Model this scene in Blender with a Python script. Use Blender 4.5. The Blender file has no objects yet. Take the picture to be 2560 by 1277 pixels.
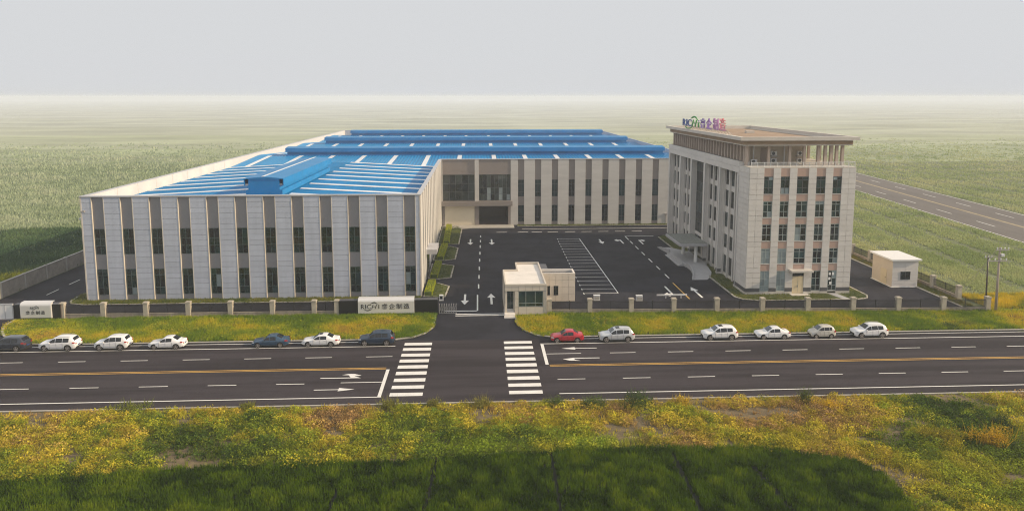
import bpy, math, random
import numpy as np
from mathutils import Vector
R = math.radians
rnd = random.Random(7)
scene = bpy.context.scene
COL = scene.collection

# ------------------------------------------------------------------ camera, sky, sun, exposure
CAM_H = 30.0
cam = bpy.data.cameras.new('camera'); cam_o = bpy.data.objects.new('camera', cam); COL.objects.link(cam_o)
cam_o.location = (0, 0, CAM_H)
cam_o.rotation_euler = (R(90 - 7.1564), 0, R(-2.6826))
cam.sensor_width = 36; cam.lens = 36 * 1800 / 2560
cam.shift_y = -(638.5 - 468) / 2560
cam.clip_start = 1; cam.clip_end = 9000
scene.camera = cam_o

SUN_EL, SUN_AZ = R(25), R(-8)           # azimuth measured from +X towards +Y
sd = Vector((math.cos(SUN_EL) * math.cos(SUN_AZ), math.cos(SUN_EL) * math.sin(SUN_AZ), math.sin(SUN_EL)))
sun = bpy.data.lights.new('sun', 'SUN'); sun_o = bpy.data.objects.new('sun', sun); COL.objects.link(sun_o)
sun.energy = 5.0; sun.angle = R(1.2); sun.color = (1.0, 0.79, 0.54)
sun_o.rotation_euler = sd.to_track_quat('Z', 'Y').to_euler(); sun_o.location = sd * 400

world = bpy.data.worlds.new('World'); scene.world = world; world.use_nodes = True
wn = world.node_tree.nodes; wl = world.node_tree.links
bg = wn['Background']
sky = wn.new('ShaderNodeTexSky'); sky.sky_type = 'NISHITA'; sky.sun_disc = False
sky.sun_elevation = SUN_EL; sky.sun_rotation = R(90) - SUN_AZ; sky.dust_density = 5; sky.altitude = 50
mulw = wn.new('ShaderNodeMix'); mulw.data_type = 'RGBA'; mulw.blend_type = 'MULTIPLY'
mulw.inputs[0].default_value = 1; mulw.inputs[7].default_value = (0.6, 0.6, 0.6, 1)
wl.new(sky.outputs[0], mulw.inputs[6])
mixw = wn.new('ShaderNodeMix'); mixw.data_type = 'RGBA'
mixw.inputs[0].default_value = 0.97
mixw.inputs[7].default_value = (6.95, 7.08, 7.25, 1)    # an even layer of pale high haze
wl.new(mulw.outputs[2], mixw.inputs[6]); wl.new(mixw.outputs[2], bg.inputs[0])
bg.inputs[1].default_value = 0.1
scene.view_settings.view_transform = 'Standard'; scene.view_settings.look = 'None'
scene.view_settings.exposure = 0.0; scene.view_settings.gamma = 1
cy = scene.cycles
cy.use_denoising = True; cy.filter_width = 1.1; cy.denoising_prefilter = 'FAST'; cy.max_bounces = 6; cy.diffuse_bounces = 3; cy.glossy_bounces = 3
cy.transmission_bounces = 3; cy.volume_bounces = 2; cy.transparent_max_bounces = 6

# ------------------------------------------------------------------ helpers
WL = {}                                   # world translation of each object
def link(o, parent=None, wloc=(0, 0, 0), rz=0.0):
    COL.objects.link(o); w = Vector(wloc)
    if parent is not None:
        o.parent = parent; o.location = w - WL[parent.name]
    else:
        o.location = w
    if rz: o.rotation_euler = (0, 0, rz)
    WL[o.name] = w
    return o
def tag(o, label=None, cat=None, group=None, kind=None):
    if label: o['label'] = label
    if cat: o['category'] = cat
    if group: o['group'] = group
    if kind: o['kind'] = kind
    return o
def thing(name, label, cat, loc, group=None, rz=0):
    o = bpy.data.objects.new(name, None); o.empty_display_size = .5
    link(o, None, loc, rz); return tag(o, label, cat, group)
def mesh_of(name, vs, fs, mat, smooth=False):
    m = bpy.data.meshes.new(name); m.from_pydata(vs, [], fs)
    if mat: m.materials.append(mat)
    if smooth: m.polygons.foreach_set('use_smooth', [True] * len(m.polygons))
    m.update(); return m
class MB:
    def __init__(s): s.v = []; s.f = []
    def box(s, x0, x1, y0, y1, z0, z1):
        n = len(s.v)
        s.v += [(x, y, z) for z in (z0, z1) for x, y in ((x0, y0), (x1, y0), (x1, y1), (x0, y1))]
        s.f += [tuple(n + i for i in q) for q in ((3, 2, 1, 0), (4, 5, 6, 7), (0, 1, 5, 4), (1, 2, 6, 5), (2, 3, 7, 6), (3, 0, 4, 7))]
        return s
    def prism(s, pts, z0, z1):            # pts ccw; z scalars or lists
        k = len(pts); n = len(s.v)
        a = z0 if hasattr(z0, '__len__') else [z0] * k; b = z1 if hasattr(z1, '__len__') else [z1] * k
        s.v += [(p[0], p[1], a[i]) for i, p in enumerate(pts)] + [(p[0], p[1], b[i]) for i, p in enumerate(pts)]
        s.f += [tuple(n + k - 1 - i for i in range(k)), tuple(n + k + i for i in range(k))]
        s.f += [(n + i, n + (i + 1) % k, n + k + (i + 1) % k, n + k + i) for i in range(k)]
        return s
    def poly(s, pts):
        n = len(s.v); s.v += [tuple(p) for p in pts]; s.f.append(tuple(range(n, n + len(pts)))); return s
    def profx(s, prof, x0, x1):           # closed (y,z) profile extruded along x
        k = len(prof); n = len(s.v)
        s.v += [(x0, y, z) for y, z in prof] + [(x1, y, z) for y, z in prof]
        s.f += [tuple(range(n + k - 1, n - 1, -1)), tuple(range(n + k, n + 2 * k))]
        s.f += [(n + i, n + (i + 1) % k, n + k + (i + 1) % k, n + k + i) for i in range(k)]
        return s
    def profy(s, prof, y0, y1):           # closed (x,z) profile extruded along y
        k = len(prof); n = len(s.v)
        s.v += [(x, y0, z) for x, z in prof] + [(x, y1, z) for x, z in prof]
        s.f += [tuple(range(n, n + k)), tuple(range(n + 2 * k - 1, n + k - 1, -1))]
        s.f += [(n + (i + 1) % k, n + i, n + k + i, n + k + (i + 1) % k) for i in range(k)]
        return s
    def cyl(s, p0, p1, r0, r1=None, n=10):
        r1 = r0 if r1 is None else r1
        p0 = Vector(p0); p1 = Vector(p1); d = (p1 - p0).normalized()
        a = d.orthogonal().normalized(); b = d.cross(a); k = len(s.v)
        for p, r in ((p0, r0), (p1, r1)):
            for i in range(n):
                t = 2 * math.pi * i / n; q = p + (a * math.cos(t) + b * math.sin(t)) * r; s.v.append(tuple(q))
        s.f += [(k + i, k + (i + 1) % n, k + n + (i + 1) % n, k + n + i) for i in range(n)]
        s.f += [tuple(k + n - 1 - i for i in range(n)), tuple(k + n + i for i in range(n))]
        return s
    def build(s, name, mat, parent=None, smooth=False, local=False):
        o = bpy.data.objects.new(name, None) if False else None
        base = Vector((0, 0, 0)) if (parent is None or local) else WL[parent.name]
        vs = [(x - base.x, y - base.y, z - base.z) for x, y, z in s.v]
        o = bpy.data.objects.new(name, mesh_of(name, vs, s.f, mat, smooth))
        COL.objects.link(o)
        if parent is not None: o.parent = parent
        WL[o.name] = base
        return o
CACHE = {}
def box_mesh(w, d, h, mat):               # 0..w, 0..d, 0..h with softened edges in z/x
    k = (round(w, 3), round(d, 3), round(h, 3), mat.name)
    if k not in CACHE:
        m = MB().box(0, w, 0, d, 0, h); CACHE[k] = mesh_of('piece', m.v, m.f, mat)
    return CACHE[k]
def piece(name, me, parent, wloc, rz=0):
    return link(bpy.data.objects.new(name, me), parent, wloc, rz)
def L2W(o, a, p):
    c, s_ = math.cos(a), math.sin(a)
    return (o[0] + c * p[0] - s_ * p[1], o[1] + s_ * p[0] + c * p[1], o[2] + p[2])
def lbox(name, parent, o, a, u0, u1, v0, v1, z0, z1, mat):      # box in a wall's own frame: u along, v inwards
    return piece(name, box_mesh(u1 - u0, v1 - v0, z1 - z0, mat), parent, L2W(o, a, (u0, v0, z0)), a)

# ------------------------------------------------------------------ materials
def mat(name, base, rough=.7, metal=0., var=.08, scale=.6, spec=.4, bump=0., bscale=8., fine=0., coat=0., stretch=(1, 1, 1), rnd_obj=0., lo=.3, hi=.7):
    m = bpy.data.materials.new(name); m.use_nodes = True; nt = m.node_tree; b = nt.nodes['Principled BSDF']
    b.inputs['Roughness'].default_value = rough; b.inputs['Metallic'].default_value = metal
    b.inputs['Specular IOR Level'].default_value = spec; b.inputs['Coat Weight'].default_value = coat
    b.inputs['Coat Roughness'].default_value = .05
    geo = nt.nodes.new('ShaderNodeNewGeometry'); mp = nt.nodes.new('ShaderNodeMapping'); mp.inputs[3].default_value = stretch
    nt.links.new(geo.outputs['Position'], mp.inputs[0])
    n1 = nt.nodes.new('ShaderNodeTexNoise'); n1.inputs['Scale'].default_value = scale; n1.inputs['Detail'].default_value = 5
    n1.inputs['Roughness'].default_value = .65
    nt.links.new(mp.outputs[0], n1.inputs['Vector'])
    mr = nt.nodes.new('ShaderNodeMapRange'); mr.inputs[1].default_value = lo; mr.inputs[2].default_value = hi
    mr.inputs[3].default_value = 1 - var; mr.inputs[4].default_value = 1 + var
    nt.links.new(n1.outputs[0], mr.inputs[0]); val = mr.outputs[0]
    if fine:
        n2 = nt.nodes.new('ShaderNodeTexNoise'); n2.inputs['Scale'].default_value = 14; n2.inputs['Detail'].default_value = 3
        nt.links.new(geo.outputs['Position'], n2.inputs['Vector'])
        m2 = nt.nodes.new('ShaderNodeMapRange'); m2.inputs[1].default_value = .3; m2.inputs[2].default_value = .7
        m2.inputs[3].default_value = 1 - fine; m2.inputs[4].default_value = 1 + fine
        nt.links.new(n2.outputs[0], m2.inputs[0])
        mu = nt.nodes.new('ShaderNodeMath'); mu.operation = 'MULTIPLY'
        nt.links.new(val, mu.inputs[0]); nt.links.new(m2.outputs[0], mu.inputs[1]); val = mu.outputs[0]
    if rnd_obj:
        oi = nt.nodes.new('ShaderNodeObjectInfo'); m3 = nt.nodes.new('ShaderNodeMapRange')
        m3.inputs[3].default_value = 1 - rnd_obj; m3.inputs[4].default_value = 1 + rnd_obj
        nt.links.new(oi.outputs['Random'], m3.inputs[0])
        mu = nt.nodes.new('ShaderNodeMath'); mu.operation = 'MULTIPLY'
        nt.links.new(val, mu.inputs[0]); nt.links.new(m3.outputs[0], mu.inputs[1]); val = mu.outputs[0]
    vm = nt.nodes.new('ShaderNodeVectorMath'); vm.operation = 'SCALE'; vm.inputs[0].default_value = base
    nt.links.new(val, vm.inputs['Scale']); nt.links.new(vm.outputs[0], b.inputs['Base Color'])
    if bump:
        n3 = nt.nodes.new('ShaderNodeTexNoise'); n3.inputs['Scale'].default_value = bscale; n3.inputs['Detail'].default_value = 4
        nt.links.new(geo.outputs['Position'], n3.inputs['Vector'])
        bp = nt.nodes.new('ShaderNodeBump'); bp.inputs['Strength'].default_value = bump; bp.inputs['Distance'].default_value = .05
        nt.links.new(n3.outputs[0], bp.inputs['Height']); nt.links.new(bp.outputs[0], b.inputs['Normal'])
    return m
M = {}
M['asphalt'] = mat('asphalt', (.042, .036, .041), .85, var=.24, scale=.3, spec=.12, fine=.22, stretch=(.08, 1, 1), lo=.42, hi=.58, bump=.15, bscale=30)
M['yard'] = mat('yard_asphalt', (.025, .025, .033), .8, var=.22, scale=.16, spec=.1, fine=.2, lo=.42, hi=.58, bump=.12, bscale=30)
M['white_paint'] = mat('white_road_paint', (.74, .73, .70), .7, var=.08, scale=1.2, fine=.12)
M['yellow_paint'] = mat('yellow_road_paint', (.66, .38, .09), .7, var=.1, scale=1.2, fine=.12)
M['concrete'] = mat('concrete', (.40, .38, .34), .85, var=.16, scale=.8, fine=.1)
M['kerb'] = mat('kerb_stone', (.42, .39, .35), .8, var=.12, scale=1)
M['clad'] = mat('grey_cladding_panel', (.47, .505, .59), .5, var=.09, scale=.9, rnd_obj=.05, fine=.03, stretch=(1, 1, .12))
M['clad_edge'] = mat('cream_edge_trim', (.62, .56, .48), .5, var=.05)
M['recess'] = mat('dark_grey_panel', (.235, .23, .245), .6, var=.05, scale=.5)
M['hallclad'] = mat('warm_grey_cladding', (.54, .525, .50), .55, var=.08, scale=.3, stretch=(.4, 1, 2.5))
M['hallrecess'] = mat('taupe_panel', (.24, .21, .195), .6, var=.05)
M['parapet'] = mat('white_parapet_lining', (.62, .59, .56), .6, var=.05, scale=.3)
M['coping'] = mat('metal_coping', (.52, .52, .54), .45, metal=.3, var=.04)
M['blue'] = mat('blue_steel_roof', (.004, .215, .49), .45, var=.16, scale=.25, spec=.35, fine=.05, stretch=(1, .35, 1))
M['blue2'] = mat('blue_steel_vent', (.004, .195, .47), .45, var=.10, scale=.3, spec=.35)
M['skylight'] = mat('fibreglass_skylight', (.80, .82, .84), .35, var=.06)
M['stone'] = mat('grey_stone_panel', (.62, .595, .565), .6, var=.05, scale=.7, rnd_obj=.05, fine=.05)
M['joint'] = mat('stone_joint', (.24, .225, .21), .85, var=.06)
M['spandrel'] = mat('terracotta_spandrel', (.43, .30, .245), .7, var=.06)
M['basalt'] = mat('dark_base_stone', (.085, .085, .095), .5, var=.08)
M['plinth'] = mat('pale_plinth', (.55, .52, .47), .7, var=.14, scale=1)
M['cornice'] = mat('cornice_render', (.57, .53, .48), .7, var=.06)
M['rooffloor'] = mat('brown_roof_floor', (.33, .235, .16), .85, var=.2, scale=.4)
M['fin'] = mat('brown_fin', (.42, .34, .285), .65, var=.06, rnd_obj=.05)
M['dark_wall'] = mat('dark_brown_wall', (.15, .11, .09), .8, var=.06)
M['cream'] = mat('cream_render', (.60, .52, .41), .75, var=.05)
M['tile'] = mat('beige_wall_tile', (.60, .54, .46), .5, var=.05, scale=.8, rnd_obj=.04)
M['white_roof'] = mat('white_roof_screed', (.72, .68, .63), .8, var=.10, scale=.5)
M['white'] = mat('white_coat', (.76, .76, .75), .4, var=.04)
M['shutter'] = mat('cream_shutter', (.66, .60, .48), .6, var=.04)
M['door'] = mat('yellow_cream_door', (.66, .55, .36), .55, var=.05)
M['frame_green'] = mat('green_grey_window_frame', (.11, .15, .14), .45, var=.04)
M['frame'] = mat('window_frame', (.30, .34, .33), .45, var=.04)
M['frame_dark'] = mat('dark_window_frame', (.08, .085, .09), .45, var=.04)
M['black'] = mat('black_granite', (.004, .004, .005), .4, var=.1, spec=.4)
M['brown_side'] = mat('brown_granite', (.07, .05, .042), .4, var=.1)
M['steel'] = mat('brushed_steel', (.72, .71, .70), .4, metal=.25, var=.04, scale=2, stretch=(.2, 1, 6))
M['ink'] = mat('black_lettering', (.012, .012, .014), .45, var=0)
M['iron'] = mat('dark_iron', (.016, .015, .016), .6, var=.1)
M['fencewall'] = mat('weathered_fence_wall', (.34, .29, .225), .9, var=.3, scale=1.3, fine=.12, stretch=(1, 1, .35))
M['pillar'] = mat('fence_pillar_render', (.43, .385, .315), .9, var=.16, scale=1.4)
M['wallpanel'] = mat('stained_concrete_panel', (.30, .265, .225), .9, var=.28, scale=.7, fine=.1)
M['pole'] = mat('concrete_pole', (.36, .30, .25), .85, var=.14, scale=1)
M['ceramic'] = mat('white_insulator', (.7, .7, .7), .3, var=.02)
M['metal'] = mat('galvanised_steel', (.42, .40, .38), .5, metal=.4, var=.08)
M['gravel'] = mat('gravel_roof', (.20, .21, .19), .95, var=.3, scale=4, fine=.4, bump=.6, bscale=6)
M['granite'] = mat('grey_granite_paving', (.42, .42, .43), .5, var=.08, scale=1.5)
M['soil'] = mat('soil', (.15, .115, .065), .95, var=.3, scale=1.2, fine=.25, bump=.5)
M['lawnsoil'] = mat('lawn_ground', (.085, .10, .03), .95, var=.25, scale=1.5, fine=.25)
M['hedge_core'] = mat('hedge_core', (.07, .10, .012), .95, var=.2)
def glass(name, base, rough=.08, blot=.6):
    m = mat(name, base, rough, var=blot, scale=.9, spec=.6, rnd_obj=.5); return m
M['gl_green'] = glass('dark_green_glass', (.003, .022, .020))
M['gl_black'] = glass('black_window_glass', (.003, .008, .011))
M['gl_teal'] = glass('teal_window_glass', (.014, .036, .040))
M['gl_blind_reflect'] = mat('blind_and_reflection_glass', (.24, .29, .30), .2, var=.12, scale=1.2, rnd_obj=.2)  # pale panes: drawn blinds, and painted reflections on the wing
M['gl_big'] = glass('lobby_glass', (.030, .042, .040), .06, .5)

# ------------------------------------------------------------------ ground and setting
def ground_mat():
    m = mat('field_ground', (.12, .16, .05), .95, var=.3, scale=.05, fine=.3); return m
gr = MB().poly([(-3500, -60, -.06), (3500, -60, -.06), (3500, 5000, -.06), (-3500, 5000, -.06)]).build('ground', ground_mat())
tag(gr, kind='structure')
road = MB().poly([(-900, 68.3, 0), (900, 68.3, 0), (900, 86.7, 0), (-900, 86.7, 0)]).build('road', M['asphalt']); tag(road, kind='structure')
yard = MB().poly([(-71.4, 86.7, 0), (69.5, 86.7, 0), (69.5, 167.5, 0), (-71.4, 167.5, 0)]).build('yard_pavement', M['yard']); tag(yard, kind='structure')
lane = MB().poly([(-71.4, 167.5, 0), (-59, 167.5, 0), (-59, 330, 0), (-71.4, 330, 0)]).build('side_lane', M['yard']); tag(lane, kind='structure')
wkerb = MB()
def paint(name, pts, parent, mt='white_paint', z=.008):
    return MB().poly([(x, y, z) for x, y in pts]).build(name, M[mt], parent)
def stripe(name, x0, x1, y0, y1, parent, mt='white_paint'):
    return paint(name, [(x0, y0), (x1, y0), (x1, y1), (x0, y1)], parent, mt)
# main road lines
for a, b in ((-900, -10.2), (7.45, 900)): stripe('edge_line', a, b, 84.78, 84.95, road)
for a, b in ((-900, -9.95), (8.1, 900)): stripe('edge_line', a, b, 69.85, 70.02, road)
for a, b in ((-900, -10.4), (7.9, 900)):
    stripe('yellow_centre_line', a, b, 77.42, 77.55, road, 'yellow_paint'); stripe('yellow_centre_line', a, b, 77.78, 77.91, road, 'yellow_paint')
stripe('stop_line', 7.45, 7.82, 77.95, 84.70, road); stripe('stop_line', -10.33, -9.97, 70.03, 77.35, road)
stripe('lane_line', 7.86, 11.96, 81.3, 81.44, road); stripe('lane_line', -14.69, -10.37, 73.72, 73.86, road)
for i in range(16):
    x = 15.4 + 6.93 * i
    stripe('lane_dash', x, x + 3.05, 81.3, 81.44, road)
    x = -10.14 - 3.05 - 6.97 * i
    stripe('lane_dash', x, x + 3.05, 81.3, 81.44, road)
    x = 8.34 + 7.06 * i
    stripe('lane_dash', x, x + 3.0, 73.6, 73.74, road)
    x = -21.41 - 7.05 * i
    stripe('lane_dash', x, x + 2.95, 73.6, 73.74, road)
for y0, y1 in ((85.0, 86.0), (83.15, 84.17), (81.2, 82.23), (79.32, 80.35), (77.47, 78.51), (75.6, 76.64), (73.7, 74.7), (71.85, 72.78), (69.99, 70.9)):
    stripe('crossing_bar', -9.15, -5.8, y0 + .04, y1 - .04, road); stripe('crossing_bar', 3.0, 6.45, y0 + .04, y1 - .04, road)
def arrow_x(x0, x1, y, d, turn=0):       # straight arrow along x; d=+1 points to +x
    tip, tail = (x1, x0) if d > 0 else (x0, x1); hb = tip - d * 1.65
    pts = [(tail, y - .08), (hb, y - .08), (hb, y - .42), (tip, y), (hb, y + .42), (hb, y + .08), (tail, y + .08)]
    return paint('lane_arrow', pts if d > 0 else pts[::-1], road)
arrow_x(9.83, 14.1, 83.1, -1); arrow_x(-17.1, -12.95, 72.0, 1)
# turn arrows: straight shaft with barbed head swept to the side
paint('turn_arrow', [(13.9, 79.72), (13.9, 79.9), (10.9, 79.95), (9.6, 79.6), (10.3, 79.12), (11.6, 78.98), (10.95, 79.3), (10.95, 79.74)], road)
paint('turn_arrow', [(-17.1, 75.02), (-12.75, 75.0), (-13.55, 75.55), (-12.8, 75.72), (-13.6, 76.2), (-14.3, 76.22), (-14.95, 75.95), (-14.2, 75.85), (-13.9, 75.2), (-17.1, 75.2)], road)
# yard lines
for a, b in ((152.6, 154.5), (147.2, 149.5), (141.6, 144.2), (135.4, 138), (129.5, 131.9), (123, 125.6), (117, 119.5), (110.8, 113.5)):
    xm = .5 * (b - 110) / 44 - .12; stripe('lane_dash', xm - .1, xm + .1, a, b, yard)
stripe('lane_line', -.35, -.15, 98.95, 107.2, yard); stripe('stop_line', -4.8, -.35, 98.75, 99.1, yard)
stripe('gate_line', -3.3, 3.5, 97.3, 97.6, yard); stripe('gate_line', -3.3, 3.5, 96.6, 96.9, yard)
def arrow_y(x, y0, y1, d):
    tip, tail = (y1, y0) if d > 0 else (y0, y1); hb = tip - d * 2.2
    pts = [(x - .16, tail), (x - .16, hb), (x - .62, hb), (x, tip), (x + .62, hb), (x + .16, hb), (x + .16, tail)]
    paint('lane_arrow', pts[::-1] if d > 0 else pts, yard)
arrow_y(-2.13, 102, 107.6, -1); arrow_y(1.82, 102.1, 107.8, 1); arrow_y(-1.76, 144.7, 150.5, -1); arrow_y(2.68, 144.5, 150.3, -1); arrow_y(25.5, 144.4, 149.2, -1)
arrow_y(33.6, 104.1, 110.2, 1)
def turn_y(x, y0, y1, d, side):          # shaft along y with a side-pointing head
    tip = y1 if d > 0 else y0; tail = y0 if d > 0 else y1; s = side
    pts = [(x - .15, tail), (x + .15, tail), (x + .15, tip), (x + .15 * (1 if s < 0 else 1), tip)]
    q = [(x - .15, tail), (x + .15, tail), (x + .15, tip - d * .9)]
    if s > 0: q = [(x - .15, tail), (x - .15, tip), (x + .55, tip), (x + .55, tip + d * .7), (x + 1.35, tip - d * .5), (x + .55, tip - d * 1.6), (x + .55, tip - d * .9), (x + .15, tip - d * .9), (x + .15, tail)]
    else: q = [(x + .15, tail), (x + .15, tip), (x - .55, tip), (x - .55, tip + d * .7), (x - 1.35, tip - d * .5), (x - .55, tip - d * 1.6), (x - .55, tip - d * .9), (x - .15, tip - d * .9), (x - .15, tail)]
    a2 = sum(q[i][0] * q[(i + 1) % len(q)][1] - q[(i + 1) % len(q)][0] * q[i][1] for i in range(len(q)))
    paint('turn_arrow', q if a2 > 0 else q[::-1], yard)
turn_y(29.8, 144.5, 148.4, 1, -1); turn_y(33.7, 143.8, 148.0, 1, 1); turn_y(29.6, 105.6, 110.8, -1, -1)
stripe('yellow_line', 31.36, 31.56, 103.5, 112.8, yard, 'yellow_paint'); None
stripe('parking_line', 21.33, 21.47, 107.15, 149.95, yard)
for i in range(18):
    y = 107.15 + 42.65 * i / 17; xa = 16.17 + .6 * (y - 107) / 43
    stripe('parking_line', xa, 21.33, y, y + .14, yard); stripe('bay_mark', xa - .16, xa - .02, y - .45, y + .45, yard)
for a, b in ((148.4, 151.9), (144.2, 147), (139, 141.9), (133.5, 136.2), (127.6, 130.5), (121.9, 124.5), (115.9, 118.6)): stripe('lane_dash', 31.55, 31.75, a, b, yard)
stripe('lane_line', 31.6, 37.9, 152.2, 152.5, yard)
for a in (3.95, 8.7, 11.8, 15.4, 19.3, 23, 26.8, 30.6, 34.4): stripe('lane_dash', a, a + 2.3, 158.0, 158.3, yard)
stripe('edge_line', 9.9, 44, 161.7, 161.95, yard)
for a in (103.5, 110.2, 116.3, 122.2, 128.2, 134, 140): stripe('lane_dash', -66.05, -65.9, a, a + 3.3, yard)
paint('edge_line', [(-4.2, 162.6), (-1.2, 163.4), (-1.2, 163.6), (-4.2, 162.85)], yard)
# far road on the right
def hx(y, side): return (112.75 + (y - 141.4) * .107) if side == 0 else (139.6 + (y - 175.8) * .104)
hw = MB().poly([(hx(20, 0), 20, -.03), (hx(20, 1), 20, -.03), (hx(520, 1), 520, -.03), (hx(520, 0), 520, -.03)]).build('highway', mat('pale_highway_asphalt', (.13, .115, .105), .9, var=.2, scale=.2, fine=.1, stretch=(1, .15, 1))); tag(hw, kind='structure')  # paler asphalt than the main road
def hline(name, t, y0, y1, w, mt='white_paint'):
    f = lambda y: hx(y, 0) * (1 - t) + hx(y, 1) * t
    return MB().poly([(f(y0) - w, y0, -.022), (f(y0) + w, y0, -.022), (f(y1) + w, y1, -.022), (f(y1) - w, y1, -.022)]).build(name, M[mt], hw)
M['pale_yellow'] = mat('pale_yellow_paint', (.46, .36, .20), .8, var=.2)  # paler yellow than the main road lines
hline('yellow_centre_line', .49, 30, 515, .15, 'pale_yellow'); hline('yellow_centre_line', .51, 30, 515, .15, 'pale_yellow')
hline('edge_line', .015, 30, 515, .14); hline('edge_line', .985, 30, 515, .14)
for i in range(21):
    y = 120 + i * 18.5; hline('lane_dash', .24, y + 3, y + 10.5, .13); hline('lane_dash', .76, y - 4, y + 3.5, .13)
def wavy(x0_, x1_, y0_, sd_):
    r_ = random.Random(sd_); n_ = 26; return [(x0_ + (x1_ - x0_) * i / n_, y0_ * (1 + r_.uniform(-.05, .05))) for i in range(n_ + 1)]
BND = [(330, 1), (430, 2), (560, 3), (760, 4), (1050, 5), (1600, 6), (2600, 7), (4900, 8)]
HAZE_FC = [(.27, .31, .17), (.32, .35, .22), (.35, .37, .27), (.37, .39, .31), (.39, .41, .35), (.39, .415, .37), (.39, .42, .39)]  # paler and greyer band by band: distance haze put into the field colours
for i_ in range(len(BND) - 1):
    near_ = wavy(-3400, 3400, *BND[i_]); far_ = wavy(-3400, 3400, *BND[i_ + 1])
    ff = MB().poly([(x_, y_, -.05 + .0005 * i_) for x_, y_ in near_ + far_[::-1]]).build('far_field', mat('hazed_field', HAZE_FC[i_], .95, var=.35, scale=.02, fine=.1, stretch=(.4, 1, 1))); tag(ff, kind='structure')
# kerbed islands
def kerb_line(name, pts, parent, w=.28, h=.14, closed=False, mt='kerb'):
    P = [Vector((x, y, 0)) for x, y in pts]; n = len(P); L = []; Rr = []
    for i in range(n):
        a = P[i - 1] if (i or closed) else P[i]; b = P[(i + 1) % n] if (i < n - 1 or closed) else P[i]
        d = (b - a).normalized(); nn = Vector((-d.y, d.x, 0)); L.append(P[i]); Rr.append(P[i] + nn * w)
    mb = MB(); rng = range(n if closed else n - 1)
    for i in rng:
        j = (i + 1) % n
        mb.prism([(L[i].x, L[i].y), (L[j].x, L[j].y), (Rr[j].x, Rr[j].y), (Rr[i].x, Rr[i].y)], -.02, h)
    return mb.build(name, M[mt], parent)
def island(name, pts, z=.09, mt='lawnsoil', kerb=None, kw=.28):
    o = MB().prism(pts, -.03, z).build(name, M[mt]); tag(o, kind='structure')
    kerb_line('kerb', kerb or pts, o, closed=kerb is None, w=kw); return o
VL = [(-62.9, 97.6), (-62.6, 94.9), (-61.6, 92.7), (-60.0, 90.6), (-57.8, 88.6), (-54.5, 87.3), (-51, 86.95), (-30, 86.95), (-10.4, 86.95), (-8.4, 87.7), (-6.9, 89.2), (-6.0, 91.5), (-5.9, 97.6)]
VR = [(4.85, 96.7), (4.95, 92.5), (5.85, 89.6), (7.3, 87.75), (9.2, 86.95), (40, 86.95), (200, 86.95), (200, 96), (71.5, 95.6), (9.5, 96.9)]
island('verge', VL, kerb=VL); island('verge', VR, kerb=VR[:7])
for k_, (pts, nm) in enumerate(((VL[5:], 'l'), (VR[:7], 'r'))): pass
paint('edge_line', [(-54, 86.45), (-11, 86.45), (-11, 86.6), (-54, 86.6)], road); paint('edge_line', [(12, 86.45), (190, 86.45), (190, 86.6), (12, 86.6)], road)
nk = kerb_line('near_kerb', [(-400, 68.05), (400, 68.05)], road, w=.2, h=.06, mt='concrete')
TL = [(38.45, 150.6), (38.45, 134.6), (40.4, 134.6), (40.4, 123.2), (38.45, 121), (38.4, 104), (39.2, 102.6), (41.5, 101.75), (56.3, 101.75), (58.2, 102.4), (59, 103.9), (58.9, 109), (58.9, 152.5), (40, 152.5)]
island('tower_lawn', TL, kerb=TL)
WLN = [(-60.3, 112), (-60.6, 108.5), (-60.3, 106.3), (-59.5, 104.9), (-57.5, 104.2), (-30, 104.2), (-9.2, 104.2), (-8.7, 106.55), (-58, 106.55), (-58.1, 112)]
island('wing_lawn', WLN, kerb=WLN[:7], kw=.22)
island('hall_lawn', [(9, 165), (46, 165), (46, 166.9), (9, 166.9)], kerb=[(9, 165), (46, 165)])
BEDS = [[(-8.5, 145.1), (-4.0, 145.1), (-3.75, 161.8), (-5, 165.8), (-8.5, 165.8)], [(-8.5, 130.6), (-6.3, 130.3), (-4.3, 131.4), (-4.05, 141.2), (-6.1, 143.4), (-8.5, 143.6)],
        [(-8.5, 117.2), (-6.7, 116.7), (-4.6, 117.6), (-4.37, 126.2), (-6.4, 127.5), (-8.5, 127.8)], [(-8.4, 106.3), (-5.1, 105.8), (-4.65, 112.1), (-6.75, 114.4), (-8.4, 114.6)]]
for b in BEDS: island('planting_bed', b, kw=.24)
ap = MB().box(-8.2, 8.2, 163.2, 167.2, -.02, .12).build('loading_apron', M['concrete']); tag(ap, kind='structure')
for a, b, c, d in ((69.3, 69.55, 97.5, 150),): 
    k_ = MB().box(a, b, c, d, -.02, .12).build('yard_kerb', M['kerb']); tag(k_, kind='structure')
vb = MB().box(69.55, 71.3, 97.5, 150, -.03, .09).build('fence_verge', M['lawnsoil']); tag(vb, kind='structure')
pth = MB().prism([(53.4, 105.2), (54.2, 101.9), (55.3, 101.9), (54.7, 105.2)], -.02, .125).build('footpath', M['granite']); tag(pth, kind='structure')

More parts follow.
